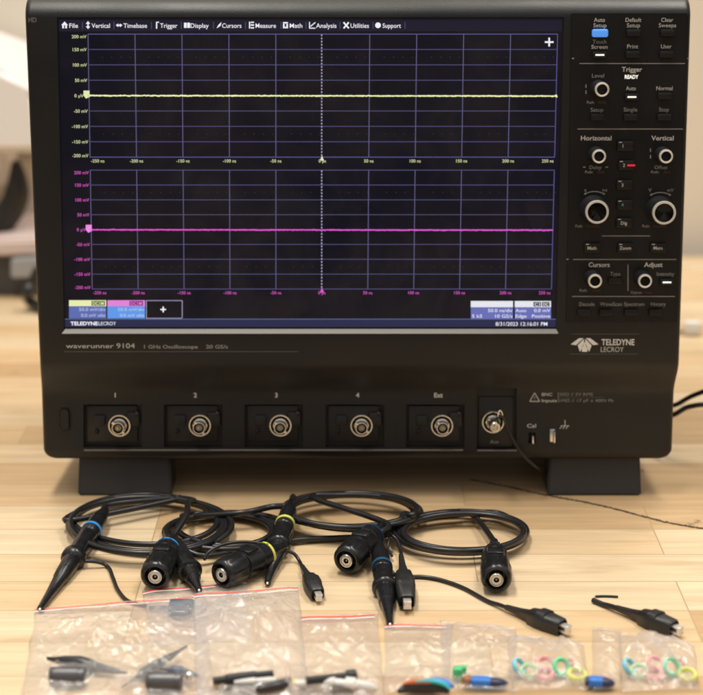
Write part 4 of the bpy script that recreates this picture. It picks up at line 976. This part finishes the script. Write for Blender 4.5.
# bag five contents: curved clips
def arc_clip(c, rx, a0, a1, r, z, m, label, cat='clip'):
    C0 = T(c[0], c[1], z); pts = []
    for k in range(25):
        a = R(a0 + (a1 - a0) * k / 24); pts.append(C0 + Vector((rx * math.cos(a), rx * 0.85 * math.sin(a), 0)))
    bm = bmesh.new(); tube(bm, pts, lambda t: r * (0.35 + 0.65 * math.sin(math.pi * min(1, max(0.02, t)))) , 12, floor=False); o0 = C0.copy(); o0.z = 0
    bmesh.ops.translate(bm, vec=-o0, verts=bm.verts); return tag(obj('curved_clip', bm, m, loc=o0), label, cat, 'curved coloured clips')
arc_clip((424, 697), .0150, 30, 150, .0036, .0045, BLK, 'black curved clip in front of the coloured ones under the middle probe tip')
arc_clip((431, 690), .0125, 20, 110, .0022, .0075, BLUP, 'blue curved clip at the right of the coloured group under the middle probe tip')
arc_clip((426, 690), .0125, 5, 115, .0013, .0085, TEALP, 'thin teal curved clip between the black and the blue curved clips')
arc_clip((420, 690), .0120, 55, 135, .0016, .0080, ORP, 'thin orange curved clip behind the black curved clip')
# bag six contents
def green_clip(px, label):
    bm = bmesh.new(); bx(bm, (0, 0, .0045), (.0055, .006, .0070), .0018); bx(bm, (.0035, .003, .0048), (.003, .004, .0045), .001)
    return tag(obj('coloured_clip', bm, GRNP, loc=T(px, 680, 0)), label, 'clip')
green_clip(457.5, 'small green clip left of the brown one in the bag without strip')
thing_lathe('coloured_clip', (463, 682), (473, 678), [(0, .0012), (.1, .0026), (.6, .0030), (1, .0014)], BRN, 'small brown clip between the green and the blue clip', 'clip', z=(.005, .005))
def blue_clip(x0, x1, label):
    P = empty('two_tone_clip', T((x0 + x1) / 2, 681, 0)); tag(P, label, 'clip')
    A, B = T(x0, 680, .0052), T(x1, 682, .0045); L = (B - A).length; bm = bmesh.new()
    loftbox(bm, A, B, [(0, .0022, .0020, -.0008), (.001, .0032, .0028, -.0008), (.52 * L, .0034, .0029, -.0008), (.55 * L, .0026, .0022, -.0008)]); obj('blue_sleeve', bm, BLUP, P)
    bm = bmesh.new(); loftbox(bm, A, B, [(-.0014, .0022, .0020, -.0008), (.0006, .0026, .0024, -.0008), (.5 * L, .0030, .0026, -.0008), (.7 * L, .0032, .0026, -.0010), (.9 * L, .0022, .0020, -.0010), (L, .0008, .0008, -.0010)]); obj('black_body', bm, NAVY, P)
    place(P, None)
blue_clip(470, 508, 'blue and black tapered clip in the bag without strip left of the middle ring bag')
blue_clip(588, 615, 'blue and black tapered clip in the narrow bag between the two ring bags')
# rings
def ringm(name, rgb): return mat(name, rgb, 0.4)
RC = {'pale blue': ringm('ring_blue', (0.25, 0.62, 0.75)), 'pale green yellow': ringm('ring_lime', (0.55, 0.75, 0.42)), 'pink': ringm('ring_pink', (0.90, 0.42, 0.42)), 'green': ringm('ring_green', (0.16, 0.72, 0.38)), 'yellow': ringm('ring_yellow', (0.80, 0.80, 0.22))}
def torus(px, py, R1, r, tilt, az, m, label, z=None):
    c = T(px, py, 0); bm = bmesh.new(); rot = Matrix.Rotation(R(az), 4, 'Z') @ Matrix.Rotation(R(tilt), 4, 'X')
    n = 36; rr = []
    for i in range(n):
        a = 2 * math.pi * i / n; rr.append([bm.verts.new(rot @ Vector(((R1 + r * math.cos(b)) * math.cos(a), (R1 + r * math.cos(b)) * math.sin(a), 1.6 * r * math.sin(b)))) for b in [2 * math.pi * k / 12 for k in range(12)]])
    for i in range(n):
        for k in range(12): bm.faces.new((rr[i][k], rr[(i + 1) % n][k], rr[(i + 1) % n][(k + 1) % 12], rr[i][(k + 1) % 12]))
    mz = min(v.co.z for v in bm.verts); c.z = 0.0012 - mz
    return tag(obj('ring_marker', bm, m, loc=c), label, 'ring', 'pastel rings in small bags')
for dx, wh in ((0, 'in the middle ring bag'), (110, 'in the far right ring bag')):
    torus(519 + dx, 676, .0042, .0010, 50, 60, RC['pale blue'], 'pale blue ring at the left end ' + wh)
    torus(529 + dx, 678, .0044, .0010, 20, -20, RC['pale green yellow'], 'pale lime ring next to the blue one ' + wh)
    torus(545 + dx, 673, .0044, .0011, 30, 5, RC['pink'], 'pink ring, upper of the overlapping pair ' + wh)
    torus(544.5 + dx, 680, .0044, .0011, 12, -5, RC['pink'], 'pink ring, lower of the overlapping pair ' + wh)
    torus(561 + dx, 677, .0044, .0012, 48, 25, RC['green'], 'green ring standing at a slant ' + wh)
    torus(577 + dx, 681.5, .0045, .0012, 12, 20, RC['yellow'], 'yellow ring lying flat at the right ' + wh)
    torus(570 + dx, 667, .0022, .0007, 15, 0, RC['pink'], 'tiny pink ring behind the yellow one ' + wh)

# ================================================================ BACKGROUND
YBG = 0.60
P = empty('benchtop_device', (-0.42, YBG, 0)); tag(P, 'blurred white and grey benchtop device behind the left edge of the oscilloscope', 'device')
WH = mat('white_enamel', (0.80, 0.77, 0.75), 0.45); LG = mat('light_grey_enamel', (0.33, 0.33, 0.34), 0.5); DG = mat('dark_grey_enamel', (0.045, 0.046, 0.05), 0.5)
PK = mat('pinkish_enamel', (0.62, 0.50, 0.47), 0.5); BKR = mat('black_rubber_arm', (0.012, 0.011, 0.009), 0.5)
def slab(name, pts, y0, y1, m, bev=.006):
    """outline in picture points on the plane y0, given real depth back to y1."""
    bm = bmesh.new(); f = [Bk(x, y, y0) for x, y in pts]; bq = [Vector((v.x, y1, v.z)) for v in f]
    A = [bm.verts.new(v) for v in f]; B = [bm.verts.new(v) for v in bq]; bm.faces.new(A); bm.faces.new(B[::-1]); n = len(A)
    for k in range(n): bm.faces.new((A[k], B[k], B[(k + 1) % n], A[(k + 1) % n]))
    if bev: bmesh.ops.bevel(bm, geom=list(bm.edges), offset=bev, segments=3, affect='EDGES')
    return obj(name, bm, m, P)
zt0 = CAM
slab('top_cover', [(-70, 154), (-70, 42), (0, 67), (24, 88), (36, 97), (46, 154)], .56, .76, WH, .008)
slab('body', [(-60, 262), (-60, 158), (42, 158), (42, 262)], .68, .76, mat('beige_grey_enamel', (0.66, 0.60, 0.52), 0.6), .003)
slab('cartridge', [(-60, 188), (-60, 150), (2, 150), (9, 168), (8, 180), (0, 190)], .62, .68, WH, .004)
slab('tray', [(-60, 258), (-60, 243), (40, 239), (40, 256)], .55, .76, PK, .003)
slab('base', [(-60, 301), (-60, 255), (46, 252), (46, 300)], .56, .76, DG, .004)
slab('grey_block', [(10.5, 279), (10.5, 259), (40, 257), (40, 278)], .545, .565, LG, .002)
bm = bmesh.new(); pp = [Bk(x, y, .60) for x, y in ((15.5, 161), (17.5, 176), (17, 193), (12, 207), (2, 220), (-14, 228), (-40, 232))]
tube(bm, catmull(pp, 8), lambda t: .0045 + .007 * min(1, t * 3.2) + .004 * t, 16, floor=False); obj('curved_arm', bm, BKR, P)
place(P, None)
bm = bmesh.new(); tube(bm, catmull([Bk(40, 268, .50), Bk(32, 284, .50), Bk(27, 292, .495), T(29, 300, .010), T(36, 305, .007), T(50, 307, .007), T(70, 304, .007)], 8), .0055, 12)
tag(obj('device_cable', bm, M['cable']), 'thick black cable on the bench just left of the oscilloscope', 'cable')
P = empty('power_adapter', T(689, 333, 0)); tag(P, 'tiny blurred white block on the bench right of the oscilloscope', 'adapter')
bm = bmesh.new(); c = T(692, 335, 0); bx(bm, c + Vector((0, 0, .007)), (.016, .012, .013), .003); obj('case', bm, WHT, P)
bm = bmesh.new(); tube(bm, [c + Vector((-.004, 0, .004)), c + Vector((-.012, 0, .003)), c + Vector((-.03, .01, .003))], .0015, 8); obj('cord', bm, M['cable'], P); place(P, None)
